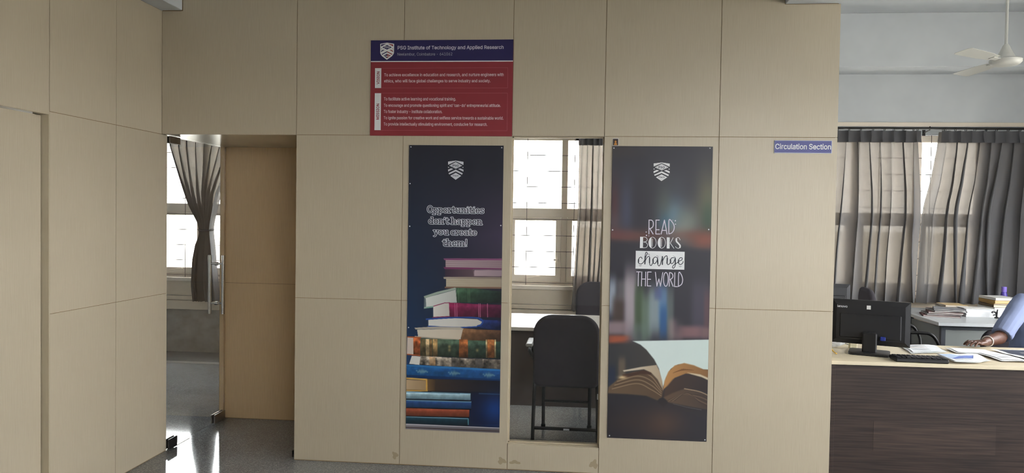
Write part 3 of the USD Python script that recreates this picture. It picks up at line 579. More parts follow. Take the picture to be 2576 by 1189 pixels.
bp([(152, 533), (268, 510), (365, 497), (382, 530), (402, 600), (408, 660), (372, 590), (330, 545), (285, 525), (158, 541)], (212, 200, 178), (170, 150, 124), soft=1.2)
bp([(408, 655), (416, 600), (440, 540), (480, 500), (540, 484), (600, 498), (660, 524), (730, 530), (730, 600), (640, 560), (550, 552), (480, 580), (440, 630)], (186, 136, 82), (126, 90, 56), soft=1.5)
for k in range(6): p.line([BOT(470+10*k, 548-5*k), BOT(540+12*k, 520+2*k)], .7, (112, 74, 40), .7)
bp([(410, 700), (416, 655), (470, 590), (550, 556), (640, 562), (730, 606), (730, 690), (640, 660), (545, 648), (470, 690), (440, 735)], (70, 52, 42), (40, 32, 34), soft=3); bp([(560, 545), (640, 556), (730, 596), (730, 612), (650, 574), (585, 556)], (206, 190, 160), soft=1.2)
bp([(412, 705), (470, 676), (545, 648), (640, 664), (730, 712), (730, 790), (600, 768), (440, 736)], (96, 76, 58), (60, 48, 44), soft=2)
for k in range(5): p.line([BOT(430+12*k, 728), BOT(520+10*k, 690-4*k), BOT(640, 690+12*k), BOT(720, 728+12*k)], .8, (126, 104, 80) if k % 2 else (60, 46, 40), .7, smooth=True)
p.line([BOT(540, 648), BOT(640, 668), BOT(720, 706)], 1.1, (170, 146, 116), .9, smooth=True)
p.mix(np.clip((V-BOT(0, 735)[1]-np.maximum(0, (U-1680))*.42)/5, 0, 1), (37, 34, 41)); bp([(50, 684), (180, 690), (300, 702), (372, 730), (372, 790), (50, 790)], (38, 35, 41), soft=4)
bp([(370, 735), (385, 714), (402, 708), (425, 720), (440, 740), (410, 770)], (32, 28, 32), soft=2); p.line([BOT(470, 745), BOT(560, 768), BOT(650, 784)], .7, (88, 84, 88), .8)
sh(400, 870, 100, 70, (82, 60, 48), .8, 2); sh(200, 860, 120, 60, (58, 46, 42), .6, 2)
b = Thing('reading_poster', 'tall dark poster printed with an open book before blurred shelves', 'poster', (3.22, 0, RZ0))
b.part('backing', bx(RX0, RX1, -.004, -.0004, RZ0, RZ1, .0006), 'dark_print')
b.part('picture', print_mesh(RX0+.0007, RX1-.0007, RZ0+.0007, RZ1-.0007, -.0042, NX, NZ), 'poster_print', uvcolor=p.colours())
def artR(px, py):
    t_ = (py-368)/737; return (RX0 + (px-(1539-7.5*t_))/(251-3.5*t_)*(RX1-RX0), RZ1 - (py-368)/(732.5+9.5*(px-1535)/250)*(RZ1-RZ0))
q = TOP(385, 226); q2 = TOP(503, 362)
shield(b, lambda u, v: artR(q[0]+(u-325)/713*(q2[0]-q[0]), q[1]+(v-150)/880*(q2[1]-q[1])), -.0044, 'white_print', False)
for x, z in ((2.928, 2.028), (3.508, 2.031), (2.929, 1.524), (3.511, 1.536), (2.934, .246), (3.516, .244)): pin(b, x, z, -.0042)
LET = lambda u, v: artR(1580+.1766*u, 530+.1766*v)
def ink(strokes, wd, name, m, extra=(), y=-.0043):
    g = [LineString([LET(*q) for q in (smooth_path(s, 6) if len(s) > 4 else s)]).buffer(wd) for s in strokes] + list(extra)
    b.part(name, plate(unary_union(g).simplify(.0001), y, .0004), m)
K = .1766*.607/250
ink([[(297, 322), (297, 125)], [(297, 125), (335, 128), (356, 155), (356, 205), (335, 236), (300, 248)], [(310, 248), (356, 322)], [(442, 125), (395, 125), (395, 322), (450, 322)], [(395, 262), (440, 262)], [(470, 322), (515, 125), (553, 322)], [(484, 270), (545, 270)],
     [(578, 320), (580, 125), (622, 148), (652, 205), (648, 262), (618, 306), (578, 320)]], 6.5*K, 'lettering', 'lilac_print', [Point(LET(x, y)).buffer(r*K) for x, y, r in ((668, 133, 10), (671, 182, 8), (632, 125, 5), (258, 295, 8), (263, 343, 10), (297, 350, 6))])
def R(*pts): return Polygon([LET(*q) for q in pts])
def half(cx, cy, rx, ry, cut):
    e = Polygon([LET(cx+rx*math.cos(k), cy+ry*math.sin(k)) for k in np.linspace(0, 2*np.pi, 40)]); return e.intersection(R((cx-200, 200), (cut, 200), (cut, 700), (cx-200, 700)))
ell = lambda cx, cy, rx, ry: [(cx+rx*math.cos(k), cy+ry*math.sin(k)) for k in np.linspace(0, 2*np.pi, 24)]
ink([[(215, 366), (252, 370), (274, 398), (262, 425), (222, 437)], [(222, 437), (262, 448), (278, 480), (262, 512), (215, 520)], ell(348, 445, 53, 78), ell(478, 445, 53, 78), [(640, 372), (600, 450), (652, 525)], [(738, 405), (720, 374), (690, 378), (676, 410), (698, 448), (732, 480), (738, 508), (715, 524), (685, 514), (674, 498)], [(347, 392), (345, 500)], [(477, 392), (475, 500)]], 3.5*K, 'lettering', 'white_print',
    [R((172, 362), (215, 364), (213, 522), (170, 522)), R((550, 368), (592, 370), (590, 528), (550, 526)), half(348, 445, 55, 80, 334), half(478, 445, 55, 80, 464), LineString([LET(*q) for q in smooth_path([(684, 392), (688, 425), (715, 455), (738, 485), (736, 510)])]).buffer(11*K)])
b.part('label_block', plate(R((113, 562), (803, 572), (799, 827), (110, 815)), -.0042, .0004), 'white_print', label='white block behind a script word')
ink([[(203, 672), (190, 652), (165, 662), (148, 700), (156, 738), (185, 748), (215, 732), (240, 690), (262, 630), (276, 598), (264, 580), (250, 602), (244, 680), (243, 750)], [(243, 722), (265, 668), (295, 640), (312, 662), (308, 715), (316, 762), (335, 768), (352, 735)], [(412, 655), (382, 652), (355, 690), (362, 736), (390, 738), (416, 695), (421, 660), (422, 735), (440, 774), (462, 750), (490, 645)], [(490, 640), (490, 755)], [(490, 712), (520, 650), (550, 630), (560, 662), (555, 720), (566, 754), (590, 745), (604, 715)], [(656, 655), (622, 660), (600, 700), (612, 738), (640, 732), (665, 680), (670, 660), (672, 760), (652, 804), (632, 795), (650, 762), (700, 728), (722, 700)], [(720, 705), (760, 690), (770, 665), (745, 655), (718, 690), (716, 730), (742, 754), (775, 734), (783, 708)]], 5*K, 'lettering', 'dark_print',
    [LineString([LET(*q) for q in s]).buffer(8.5*K) for s in ([(153, 685), (152, 725)], [(246, 640), (243, 745)], [(358, 680), (360, 725)], [(422, 680), (426, 740)], [(490, 645), (490, 752)], [(309, 665), (308, 730)], [(559, 665), (556, 735)], [(603, 685), (606, 725)], [(671, 670), (672, 750)], [(717, 690), (718, 728)])], y=-.0046)
ink([[(290, 600), (308, 615), (306, 630)], [(282, 606), (296, 620)], [(405, 628), (425, 635), (432, 655)], [(640, 632), (665, 640), (674, 655)], [(155, 765), (178, 772), (200, 764)], [(165, 776), (178, 780), (192, 775)], [(720, 772), (740, 778), (764, 772)], [(728, 784), (742, 788), (756, 784)]], 1.8*K, 'lettering', 'dark_print', y=-.0046)
ink([[(128, 860), (182, 860)], [(153, 860), (150, 1060)], [(200, 860), (197, 1060)], [(257, 862), (252, 1060)], [(198, 962), (255, 962)], [(333, 862), (283, 862), (280, 1060), (330, 1060)], [(282, 965), (326, 965)], [(393, 865), (415, 1062), (443, 960), (466, 1062)], [(466, 1062), (497, 868)], ell(541, 965, 33, 98), [(590, 1062), (592, 868)], [(592, 868), (622, 876), (640, 910), (630, 946), (600, 968)], [(605, 968), (643, 1062)], [(667, 870), (663, 1066), (704, 1068)], [(718, 1066), (723, 870), (758, 898), (777, 965), (764, 1030), (718, 1066)]], 6.2*K, 'lettering', 'lilac_print')

# --- small plates
b = Thing('name_plate', 'small blue plate reading Circulation Section near the partition end', 'sign', (4.057, 0, 2.0))
b.part('plate', bx(3.888, 4.2255, -.005, -.0004, 2.004, 2.0815, .0008), 'sign_edge')
b.part('face', bx(3.8905, 4.2225, -.0056, -.005, 2.008, 2.0785), 'sign_blue')
text(b, 'Circulation Section', 3.8945, 4.2195, 2.0275, 2.0615, -.0056, 'white_print', True)
b = Thing('sticker', 'tiny dark and gold picture stuck above the top left corner of the open book poster', 'picture', (2.937, 0, 2.04))
b.part('card', bx(2.919, 2.956, -.0012, -.0003, 2.043, 2.088), 'white_print')
b.part('picture', bx(2.9215, 2.9535, -.0016, -.0012, 2.0445, 2.0855), 'icon_dark')
b.part('motif', plate(unary_union([Polygon([(2.928, 2.047), (2.948, 2.047), (2.945, 2.06), (2.931, 2.06)]), dot(2.938, 2.068, .006), Polygon([(2.934, 2.058), (2.942, 2.058), (2.938, 2.078)])]), -.0016, .0003), 'icon_gold')

# ---------------------------------------------------------------- curtains
def curtain_sheet(left, right, z0, z1, n, amp, over, yc, nv=44, per=22, seed=0, amp_top=.6, drift=.35, flare=1.0):
    """a pleated sheet whose folds lap over themselves; left(t), right(t): its edges from the top (0) to the hem (1)"""
    r = np.random.default_rng(seed); nu = n*per+1
    s = np.linspace(0, n, nu); ph0 = r.uniform(-.35, .35, n+2); ov = r.uniform(.5, 1.6, n+2); am = r.uniform(.65, 1.3, n+2)
    sl = r.normal(0, drift, n+2); sl2 = r.normal(0, drift*.6, n+2)
    at = lambda a: np.interp(s, np.arange(n+2)-.25, a)
    V = []
    for i in range(nv+1):
        t = i/nv; L, Rr = left(t), right(t); w = (Rr-L)/n
        ph = 2*np.pi*s + at(ph0)*t
        o = over*at(ov)*(.75+.5*t*flare); a = amp*at(am)*(amp_top+(1-amp_top)*min(1, t*3))
        edge = np.minimum(1, np.minimum(s, n-s)*2)
        x = L + w*(s + edge*(at(sl)*t*math.sin(1.5*t+.4) + at(sl2)*math.sin(3.4*t))) + edge*o*w*np.sin(ph) 
        y = yc + a*np.cos(ph) + .012*np.sin(2.3*s+4*t+seed)*t
        V.append(np.c_[x, y, np.full(nu, z1 + (z0-z1)*t)])
    V = np.vstack(V); i, j = np.meshgrid(np.arange(nv), np.arange(nu-1), indexing='ij'); a = (i*nu+j).ravel()
    return trimesh.Trimesh(V, np.vstack([np.c_[a, a+nu, a+1], np.c_[a+1, a+nu, a+nu+1]]), process=False)
def ring(x, y, z):
    k = np.linspace(0, 2*np.pi, 13)
    return tube(np.c_[np.full(13, x), y+.017*np.cos(k), z+.017*np.sin(k)], .0028, 6, caps=False)
def rod(label, x0, x1, y, z, brackets, loc, rings=()):
    t = Thing('curtain_rod', label, 'curtain rod', loc)
    t.part('pole', tube([(x0, y, z), (x1, y, z)], .0125, 12), 'black_metal', smooth=40)
    for x in brackets: t.part('bracket', cat(tube(bend([(x, y, z+.02), (x, y, z-.02), (x, FAR-.002, z-.03)], .02), .006, 8), bx(x-.015, x+.015, FAR-.006, FAR-.0005, z-.06, z+.0)), 'black_metal')
    for x in rings: t.part('ring', ring(x, y, z-.013), 'black_metal')
    for x in (x0, x1): t.part('finial', lathe([(0, -.02), (.012, -.018), (.022, 0), (.012, .018), (0, .02)], 12, (x, y, z)), 'black_metal', smooth=40)
YCUR = 3.36
def curtain(label, loc, sheets, heading, group=None, m='sheer_grey'):
    t = Thing('curtain', label, 'curtain', loc, group=group)
    for k in sheets: t.part('fabric', k, m, smooth=True)
    for k in heading: t.part('heading_tape', k, 'sheer_heading', smooth=True)
    return t
rod('long black curtain rod across the window behind the person', 5.05, 7.62, YCUR, 2.57, (6.27, 7.5), (6.6, YCUR, 2.57), [5.12, 5.24, 5.36, 5.474, 5.591, 5.712, 5.824, 5.916, 6.009, 6.11, 6.15] + [6.4, 6.419, 6.519, 6.619, 6.707, 6.815, 6.917, 7.027, 7.142, 7.25, 7.36, 7.47, 7.56])
lerp = lambda pts: (lambda t: float(np.interp(t, [a for a, _ in pts], [b for _, b in pts])))
zt = 2.535
LA, RA = lerp([(0, 5.06), (1, 5.0)]), lerp([(0, 6.16), (.1, 6.175), (.35, 6.215), (.5, 6.225), (.7, 6.2), (1, 6.18)])
LB, RB = lerp([(0, 6.37), (.1, 6.355), (.3, 6.30), (.42, 6.25), (.5, 6.232), (.7, 6.222), (1, 6.2)]), lerp([(0, 7.58), (1, 7.6)])
hd = lambda L, R, n, s: curtain_sheet(lambda t: L(0)-.006, lambda t: R(0)+.006, zt-.115, zt+.002, n, .02, .1, YCUR-.066, 3, 16, s, 1, 0)
curtain('grey sheer curtain left of the bright gap, next to the name plate', (5.6, YCUR, .78), [curtain_sheet(LA, RA, .78, zt, 10, .045, .215, YCUR, seed=3)], [hd(LA, RA, 10, 3)])
curtain('grey sheer curtain right of the bright gap, behind the stacked books', (7.2, YCUR, .78), [curtain_sheet(LB, RB, .78, zt, 11, .045, .215, YCUR+.004, seed=11), curtain_sheet(lerp([(0, 6.80), (1, 6.72)]), lerp([(0, 7.52), (1, 7.55)]), .80, zt, 7, .022, .16, YCUR+.09, seed=14)], [hd(LB, RB, 11, 11)])
rod('thin black curtain rod above the window seen through the fixed glass', 1.2, 3.3, YCUR, 2.50, (2.68, 1.4), (2.2, YCUR, 2.5), [2.72, 2.78, 2.85, 2.92, 2.99, 3.06])
LM, RM = lerp([(0, 2.70), (.4, 2.70), (.75, 2.672), (.9, 2.655), (1, 2.645)]), lerp([(0, 3.12), (1, 3.10)])
curtain('warm grey sheer curtain gathered at the right of the fixed glass view', (2.9, YCUR, .6), [curtain_sheet(LM, RM, .6, 2.465, 7, .045, .26, YCUR, seed=21)], [curtain_sheet(lambda t: 2.695, lambda t: 3.125, 2.37, 2.466, 7, .02, .1, YCUR-.066, 3, 16, 21, 1, 0)], m='sheer_warm')
# tied curtain in the room behind the glass door
rod('black curtain rod of the room behind the glass door', -4.8, -.85, YCUR, 2.50, (-3.2, -1.0), (-1.9, YCUR, 2.5), [-1.9, -1.79, -1.68, -1.57, -1.46, -1.35, -1.24, -1.13, -1.02])
LT = lerp([(0, -1.93), (.08, -1.9), (.25, -1.78), (.42, -1.655), (.52, -1.545), (.56, -1.52), (.60, -1.515), (.66, -1.565), (.75, -1.60), (.9, -1.62), (1, -1.60)])
RT = lerp([(0, -.98), (.2, -1.16), (.35, -1.30), (.45, -1.345), (.52, -1.375), (.56, -1.385), (.6, -1.38), (.68, -1.36), (.8, -1.34), (1, -1.30)])
t = curtain('grey sheer curtain tied at its waist behind the glass door', (-1.45, YCUR, .6), [curtain_sheet(LT, RT, .6, 2.465, 9, .05, .26, YCUR, seed=31, flare=0)], [])
k = np.linspace(0, 2*np.pi, 25)
t.part('tie_band', tube(np.c_[-1.451+.075*np.cos(k), YCUR+.062*np.sin(k), 1.405+.01*np.sin(k)], .012, 8, caps=False), 'sheer_heading', smooth=True)

# ---------------------------------------------------------------- ceiling fan
t = Thing('ceiling_fan', 'white ceiling fan hanging near the top right corner', 'fan', (5.995, 1.5, 2.83))
fx, fy = 5.995, 1.5
t.part('down_rod', tube([(fx, fy, 2.985), (fx, fy, ZC-.04)], .0105, 12), 'fan_white', smooth=40)
t.part('ceiling_cup', lathe([(0, .065), (.05, .065), (.045, .03), (.018, 0), (0, 0)], 24, (fx, fy, ZC-.045)), 'fan_white', smooth=40)
t.part('canopy', lathe([(0, 2.995), (.014, 2.995), (.024, 2.98), (.034, 2.955), (.046, 2.93), (.062, 2.9), (.07, 2.885), (0, 2.885)], 28, (fx, fy, 0)), 'fan_white', smooth=40)
t.part('motor', lathe([(0, 2.887), (.075, 2.887), (.104, 2.88), (.112, 2.872), (.111, 2.856), (.1, 2.842), (.085, 2.832), (.05, 2.828), (0, 2.827)], 36, (fx, fy, 0)), 'fan_white', smooth=40)
for a in (95, 215, 335):
    bl = Polygon([(.16, -.045), (.3, -.06), (.58, -.068), (.6, -.05), (.6, .05), (.58, .068), (.3, .06), (.16, .045)])
    m = extrude(bl, .0025); m.apply_transform(trimesh.transformations.rotation_matrix(math.radians(9), [1, 0, 0]))
    m.apply_transform(trimesh.transformations.rotation_matrix(math.radians(a), [0, 0, 1])); m.apply_translation([fx, fy, 2.868])
    pth = t.part('blade', m, 'fan_white')
    br = bx(.09, .2, -.022, .022, -.004, .0035, .001); br.apply_transform(trimesh.transformations.rotation_matrix(math.radians(9), [1, 0, 0])); br.apply_transform(trimesh.transformations.rotation_matrix(math.radians(a), [0, 0, 1])); br.apply_translation([fx, fy, 2.866])
    t.part('blade_arm', br, 'fan_white', parent=pth)

# ---------------------------------------------------------------- chairs
def rounded_back(w, h, r_top, r_bot, t, nx=14):
    """an upholstered panel in xz, bulging towards +y, standing on z = 0"""
    p = sbox(-w/2, 0, w/2, h)
    a = sbox(-w/2+r_top, h-2*r_top, w/2-r_top, h-r_top).buffer(r_top, 10); c = sbox(-w/2+r_bot, r_bot, w/2-r_bot, 2*r_bot+.01).buffer(r_bot, 8)
    o = unary_union([a, c]).convex_hull
    layers = [(-.5, .022), (-.42, .008), (-.2, 0), (.2, 0), (.42, .008), (.5, .022)]
    ring_ = lambda d: np.array(o.buffer(-d, 10).exterior.segmentize(.02).coords)
    ref = ring_(0); k = np.linspace(0, 1, 97)[:-1]
    V = []
    for s, d in layers:
        ls = o.buffer(-d, 10).exterior; q = [ls.interpolate(u, normalized=True) for u in k]
        c0 = np.array([(g.x, g.y) for g in q]); ang = np.arctan2(c0[:, 1]-h/2, c0[:, 0]); c0 = c0[np.argsort(ang)]
        V.append(np.c_[c0[:, 0], np.full(96, s*t), c0[:, 1]])
    V = np.vstack(V); F = []
    n = 96
    for i in range(len(layers)-1):
        for j in range(n):
            q = [i*n+j, i*n+(j+1) % n, (i+1)*n+(j+1) % n, (i+1)*n+j]; F += [[q[0], q[2], q[1]], [q[0], q[3], q[2]]]
    for base, flip in ((0, 1), ((len(layers)-1)*n, 0)):
        cpt = len(V); V = np.vstack([V, V[base:base+n].mean(0)])
        for j in range(n): F.append([cpt, base+j, base+(j+1) % n] if flip else [cpt, base+(j+1) % n, base+j])
    m = trimesh.Trimesh(V, F, process=False)
    V = m.vertices; V[:, 1] += .10*(V[:, 0]**2) - 0.0                       # a slight wrap around the sitter
    return m
def make_chair(name, label, loc, rotz, top=.92, low=.41, group=None, pads=True):
    """faces +y in its own frame"""
    t = Thing(name, label, 'chair', loc, rotz, group)
    h = top-low
    bk = rounded_back(.462, h, .13, .05, .055); bk.apply_transform(trimesh.transformations.rotation_matrix(math.radians(4), [1, 0, 0])); bk.apply_translation([0, -.235, low])
    t.part('backrest', bk, 'fabric_charcoal', smooth=50, world=False)
    st = rounded_back(.47, .46, .07, .05, .07); st.apply_transform(trimesh.transformations.rotation_matrix(math.radians(-90), [1, 0, 0])); st.apply_translation([0, -.2, .455])
    t.part('seat', st, 'fabric_charcoal', smooth=50, world=False)
    for s in (-1, 1):
        t.part('leg', tube(bend([(s*.215, -.225, .52), (s*.222, -.232, .36), (s*.228, -.24, .012)], .05), .0135, 10), 'black_metal', smooth=40, world=False)
        t.part('leg', tube([(s*.175, .2, .43), (s*.175, .225, .012)], .0135, 10), 'black_metal', smooth=40, world=False)
        t.part('arm_frame', tube(bend([(s*.225, -.225, .6), (s*.262, -.2, .655), (s*.268, .17, .655), (s*.262, .235, .55), (s*.2, .215, .42)], .08), .0125, 10), 'black_metal', smooth=40, world=False)
        a = bx(s*.268-.026, s*.268+.026, -.14, .15, .667, .69, .008)
        if pads: t.part('arm_pad', a, 'grey_plastic', world=False, label='grey arm pad')
        for y in (-.24, .225): t.part('glide', lathe([(0, 0), (.017, 0), (.017, .012), (.014, .02), (0, .02)], 12, (s*(.228 if y < 0 else .175), y, 0)), 'rubber_black', world=False)
    t.part('stretcher', tube([(-.226, -.238, .115), (.226, -.238, .115)], .012, 10), 'black_metal', smooth=40, world=False)
    t.part('stretcher', tube([(-.175, .212, .2), (.175, .212, .2)], .01, 10), 'black_metal', smooth=40, world=False)
    t.part('seat_frame', cat(tube([(-.2, -.2, .415), (.2, -.2, .415)], .01, 8), tube([(-.2, -.2, .415), (-.175, .2, .415)], .01, 8), tube([(.2, -.2, .415), (.175, .2, .415)], .01, 8)), 'black_metal', world=False)
    return t
c1 = make_chair('visitor_chair', 'dark fabric chair with its back against the fixed glass pane', (2.648, .80, 0), 0.0)
c1.part('tag', bx(.218, .236, -.2565, -.2525, .335, .375), 'pale_print', world=False, label='small white tag on the rear leg')
c1.part('tag', bx(-.012, .03, -.2512, -.2495, .109, .121), 'pale_print', world=False, label='small white maker plate on the stretcher')
make_chair('visitor_chair', 'dark fabric chair beyond the white table, by the gathered curtain', (2.93, 2.15, 0), math.pi, top=1.0)
c3 = make_chair('visitor_chair', 'black tube armchair turned sideways behind the monitor', (5.43, 1.90, 0), math.radians(-98), top=.955, pads=False)
UsdGeom.Xformable(c3.prim).AddScaleOp().Set(Gf.Vec3f(1, 1, 1.09))
c4 = make_chair('visitor_chair', 'dark fabric chair on which the person in the blue shirt sits', (6.13, 1.29, 0), math.radians(180), top=.9)
UsdGeom.Xformable(c4.prim).AddScaleOp().Set(Gf.Vec3f(1, 1, .86))

# ---------------------------------------------------------------- tables and desk
t = Thing('staff_table', 'long white topped table with dark front panel behind the fixed glass', 'table', (3.2, 1.47, 0))
t.part('tabletop', bx(1.35, 5.02, 1.055, 1.89, .722, .75, .003), 'table_white')
t.part('front_panel', bx(1.42, 4.95, 1.12, 1.138, .13, .7215), 'dark_laminate')
for x in (1.42, 3.2, 4.92): t.part('leg', bx(x-.02, x+.02, 1.14, 1.84, 0, .7215), 'dark_laminate')
t = Thing('counter_desk', 'dark wood fronted desk with a pale top at the right', 'desk', (5.6, .4, 0))
DX0, DX1 = 4.268, 6.9
t.part('desktop', bx(DX0, DX1, .035, .76, .727, .75, .0025), 'desk_cream')
t.part('front_panel', bx(DX0+.032, DX1-.03, .058, .076, .02, .7265), 'wenge')
t.part('side_panel', bx(DX0+.004, DX0+.03, .05, .74, 0, .7265, .001), 'wenge')
t.part('side_panel', bx(DX1-.03, DX1-.004, .05, .74, 0, .7265, .001), 'wenge')
t.part('pale_rectangle', bx(4.533, 5.24, .0568, .0582, .205, .385), 'wenge_patch', label='slightly paler thin rectangle on the dark front')  # thin rectangle on the front in a slightly paler wood tone
t = Thing('steel_table', 'grey steel table with books by the curtained window', 'table', (6.8, 2.6, 0))
tp = extrude(Polygon([(5.80, 2.03), (7.5, 2.03), (7.5, 3.18), (5.845, 3.18)]), .028); tp.apply_translation([0, 0, .722]); t.part('tabletop', tp, 'table_grey')
for x, y in ((5.865, 2.1), (7.43, 2.1), (5.865, 2.72), (7.43, 3.1)): t.part('leg', bx(x-.018, x+.018, y-.018, y+.018, 0, .7215), 'steel_dark')
t.part('apron', bx(5.885, 7.41, 2.088, 2.112, .685, .7215), 'steel_dark')
t.part('modesty_panel', bx(5.885, 7.41, 2.104, 2.11, .2, .684), 'steel_grey')
t.part('side_panel', bx(5.862, 5.868, 2.12, 3.12, .2, .7), 'steel_grey')

# ---------------------------------------------------------------- things on the counter desk
def turn(m, a, at): m.apply_transform(trimesh.transformations.rotation_matrix(a, [0, 0, 1])); m.apply_translation(at); return m
def monitor(label, loc, rotz, w=.462, h=.287, lift=.053):
    """the back of the screen faces -y in its own frame"""
    t = Thing('monitor', label, 'monitor', loc, rotz)
    sh_ = m3.Manifold.hull_points(np.array([(sx*(w/2), y, lift+z) for sx in (-1, 1) for y, z in ((0, 0), (0, h), (.018, 0), (.018, h))] + [(sx*(w/2-.03), -.012, lift+z) for sx in (-1, 1) for z in (.03, h-.03)]))
    t.part('shell', sh_, 'dark_plastic', world=False)
    t.part('bulge', bx(-.18, .18, -.02, -.008, lift+.04, lift+.2, .01), 'dark_plastic', world=False)
    t.part('screen', bx(-w/2+.014, w/2-.014, .0178, .0186, lift+.02, lift+h-.014), 'black_plastic', world=False)
    t.part('neck', bx(-.043, .043, -.062, -.0205, .008, lift+.085, .008), 'black_plastic', world=False)
    t.part('base', extrude(sbox(-.09, -.075, .09, .075).buffer(.03, 8), .014).apply_translation([0, -.03, 0]), 'black_plastic', world=False)
    return t
m1 = monitor('black monitor seen from behind on the counter desk', (4.61, .36, .75), math.radians(-22))
tx = meshkit.text_mesh('lenovo', .05, .002, True); m1.part('lettering', fit(tx, -.196, -.136, .286, .302, -.0119, .0006), 'pale_print', world=False)
m1.part('sticker', bx(-.022, .002, -.0128, -.0118, .283, .308), 'white_print', world=False, label='small white sticker on the monitor back')
m1.part('plug', bx(.06, .092, -.046, -.019, .09, .115, .004), 'blue_plastic', world=False, label='blue cable plug')
m2 = monitor('second black monitor on the white table, half hidden by the partition end', (4.70, 1.62, .75), 0.0, w=.44, h=.29)
t = Thing('keyboard', 'black keyboard under newspapers beside the monitor', 'keyboard', (4.81, .125, .75), math.radians(-4))
t.part('case', bx(-.15, .15, -.075, .06, 0, .024, .006), 'black_plastic', world=False)
for r_ in range(4):
    for q in range(10): t.part('key', bx(-.140+q*.0285, -.116+q*.0285, -.058+r_*.026, -.036+r_*.026, .0242, .030, .002), 'dark_plastic', world=False)
t = Thing('power_strip', 'black adapter box behind the crumpled paper', 'adapter', (4.33, .65, .75))
t.part('case', bx(4.29, 4.36, .62, .69, .75, .788, .006), 'black_plastic')
t = Thing('yellow_cable', 'short yellow cable curling on the desk by the partition end', 'cable', (4.34, .3, .75))
t.part('cable', tube(bend([(4.30, .36, .80), (4.345, .345, .797), (4.372, .31, .757), (4.375, .27, .7545)], .04, 6), .0042, 8), 'yellow_cable', smooth=60)
t = Thing('paper_wrap', 'crumpled white paper lying behind the monitor at the partition end', 'paper', (4.455, .555, .75))
pw = trimesh.creation.icosphere(3); n_ = meshkit.fbm(pw.vertices*1.7, 3, 5)-.5; pw.vertices *= (1+.55*n_)[:, None]; pw.apply_scale([.07, .035, .036]); pw.apply_translation([4.455, .555, .786]); t.part('sheet', pw, 'paper')
t = Thing('socket_adapter', 'cream plug adapter left of the monitor neck', 'adapter', (4.56, .51, .75))
t.part('body', bx(4.535, 4.585, .50, .53, .75, .795, .004), 'book_cream'); t.part('lead', tube(bend([(4.537, .515, .775), (4.52, .60, .776), (4.40, .66, .776), (4.36, .655, .772)], .02), .004, 6), 'grey_plastic')
def sheet(pts, z, t=.0006, sag=0.0, seed=0, n=20):
    """a paper outline given on the desk, gently curled"""
    g = Polygon(pts); x0, y0, x1, y1 = g.bounds; k = np.linspace(0, 1, n); X, Y = np.meshgrid(x0+(x1-x0)*k, y0+(y1-y0)*k)
    q = [Point(a, c) for a, c in g.exterior.segmentize(.02).coords[:-1]]; inner = [(a, c) for a, c in zip(X.ravel(), Y.ravel()) if g.buffer(-.006).contains(Point(a, c))]
    P2 = np.vstack([[(a.x, a.y) for a in q], inner]) if inner else np.array([(a.x, a.y) for a in q])
    from scipy.spatial import Delaunay
    F = Delaunay(P2).simplices; cen = P2[F].mean(1); F = F[shapely.contains_xy(g.buffer(1e-6), cen[:, 0], cen[:, 1])]
    Z = z + sag*meshkit.fbm(np.c_[P2*9, np.full(len(P2), seed)], 2, seed)
    top = np.c_[P2, Z+t]; bot = np.c_[P2, Z]; N = len(P2)
    cr = np.cross(top[F[:, 1]]-top[F[:, 0]], top[F[:, 2]]-top[F[:, 0]])[:, 2]; F[cr < 0] = F[cr < 0][:, ::-1]
    E = len(q); s = [[i, (i+1) % E, N+(i+1) % E] for i in range(E)] + [[i, N+(i+1) % E, N+i] for i in range(E)]
    return trimesh.Trimesh(np.vstack([top, bot]), np.vstack([F, F[:, ::-1]+N, s]), process=False)
def newspaper(label, pages, blocks, loc):
    t = Thing('newspaper', label, 'newspaper', loc)
    for k in pages: t.part('page', sheet(*k[:2], sag=k[2], seed=k[3]), k[4] if len(k) > 4 else 'newsprint')
    for pts, z, sg_, sd, m in blocks: t.part('print_block', sheet(pts, z, .0003, sag=sg_, seed=sd), m)
def rows(x0, y0, dx, dy, n, step, w=.005):
    """text lines on a page"""
    out = []
    for i in range(n):
        a = np.array([x0, y0]) + i*np.array(step); b_ = a+np.array([dx, dy]); s = np.array(step)/np.linalg.norm(step)*w; out.append([tuple(a), tuple(b_), tuple(b_+s), tuple(a+s)])
    return out
nz = .7505
pg = [(4.93, .70), (5.175, .735), (5.13, .44), (4.87, .36)]
newspaper('white newspaper with text lying right behind the monitor edge', [(pg, nz, .012, 1), ([(4.95, .69), (5.17, .71), (5.12, .46), (4.89, .38)], nz+.004, .012, 1, 'paper')], [(r_, nz+.0052, .012, 1, 'news_red' if i == 2 else 'news_grey') for i, r_ in enumerate(rows(4.96, .63, .12, .02, 6, (-.008, -.035)))], (5.0, .55, .75))
newspaper('newspaper with a blue picture at the front edge of the desk', [([(5.01, .33), (5.30, .395), (5.255, .16), (5.14, .075), (4.99, .05)], nz, .014, 2), ([(5.015, .32), (5.29, .385), (5.24, .17), (5.12, .09), (5.0, .06)], nz+.003, .014, 2, 'paper')],
          [([(5.02, .31), (5.10, .33), (5.17, .20), (5.02, .15)], nz+.0042, .014, 2, 'news_pale_blue'), ([(5.02, .15), (5.17, .20), (5.225, .31), (5.12, .265)], nz+.0046, .014, 2, 'news_blue')] + [(r_, nz+.0042, .014, 2, 'news_grey') for r_ in rows(5.02, .105, .12, .04, 2, (.004, .022))], (5.08, .2, .75))
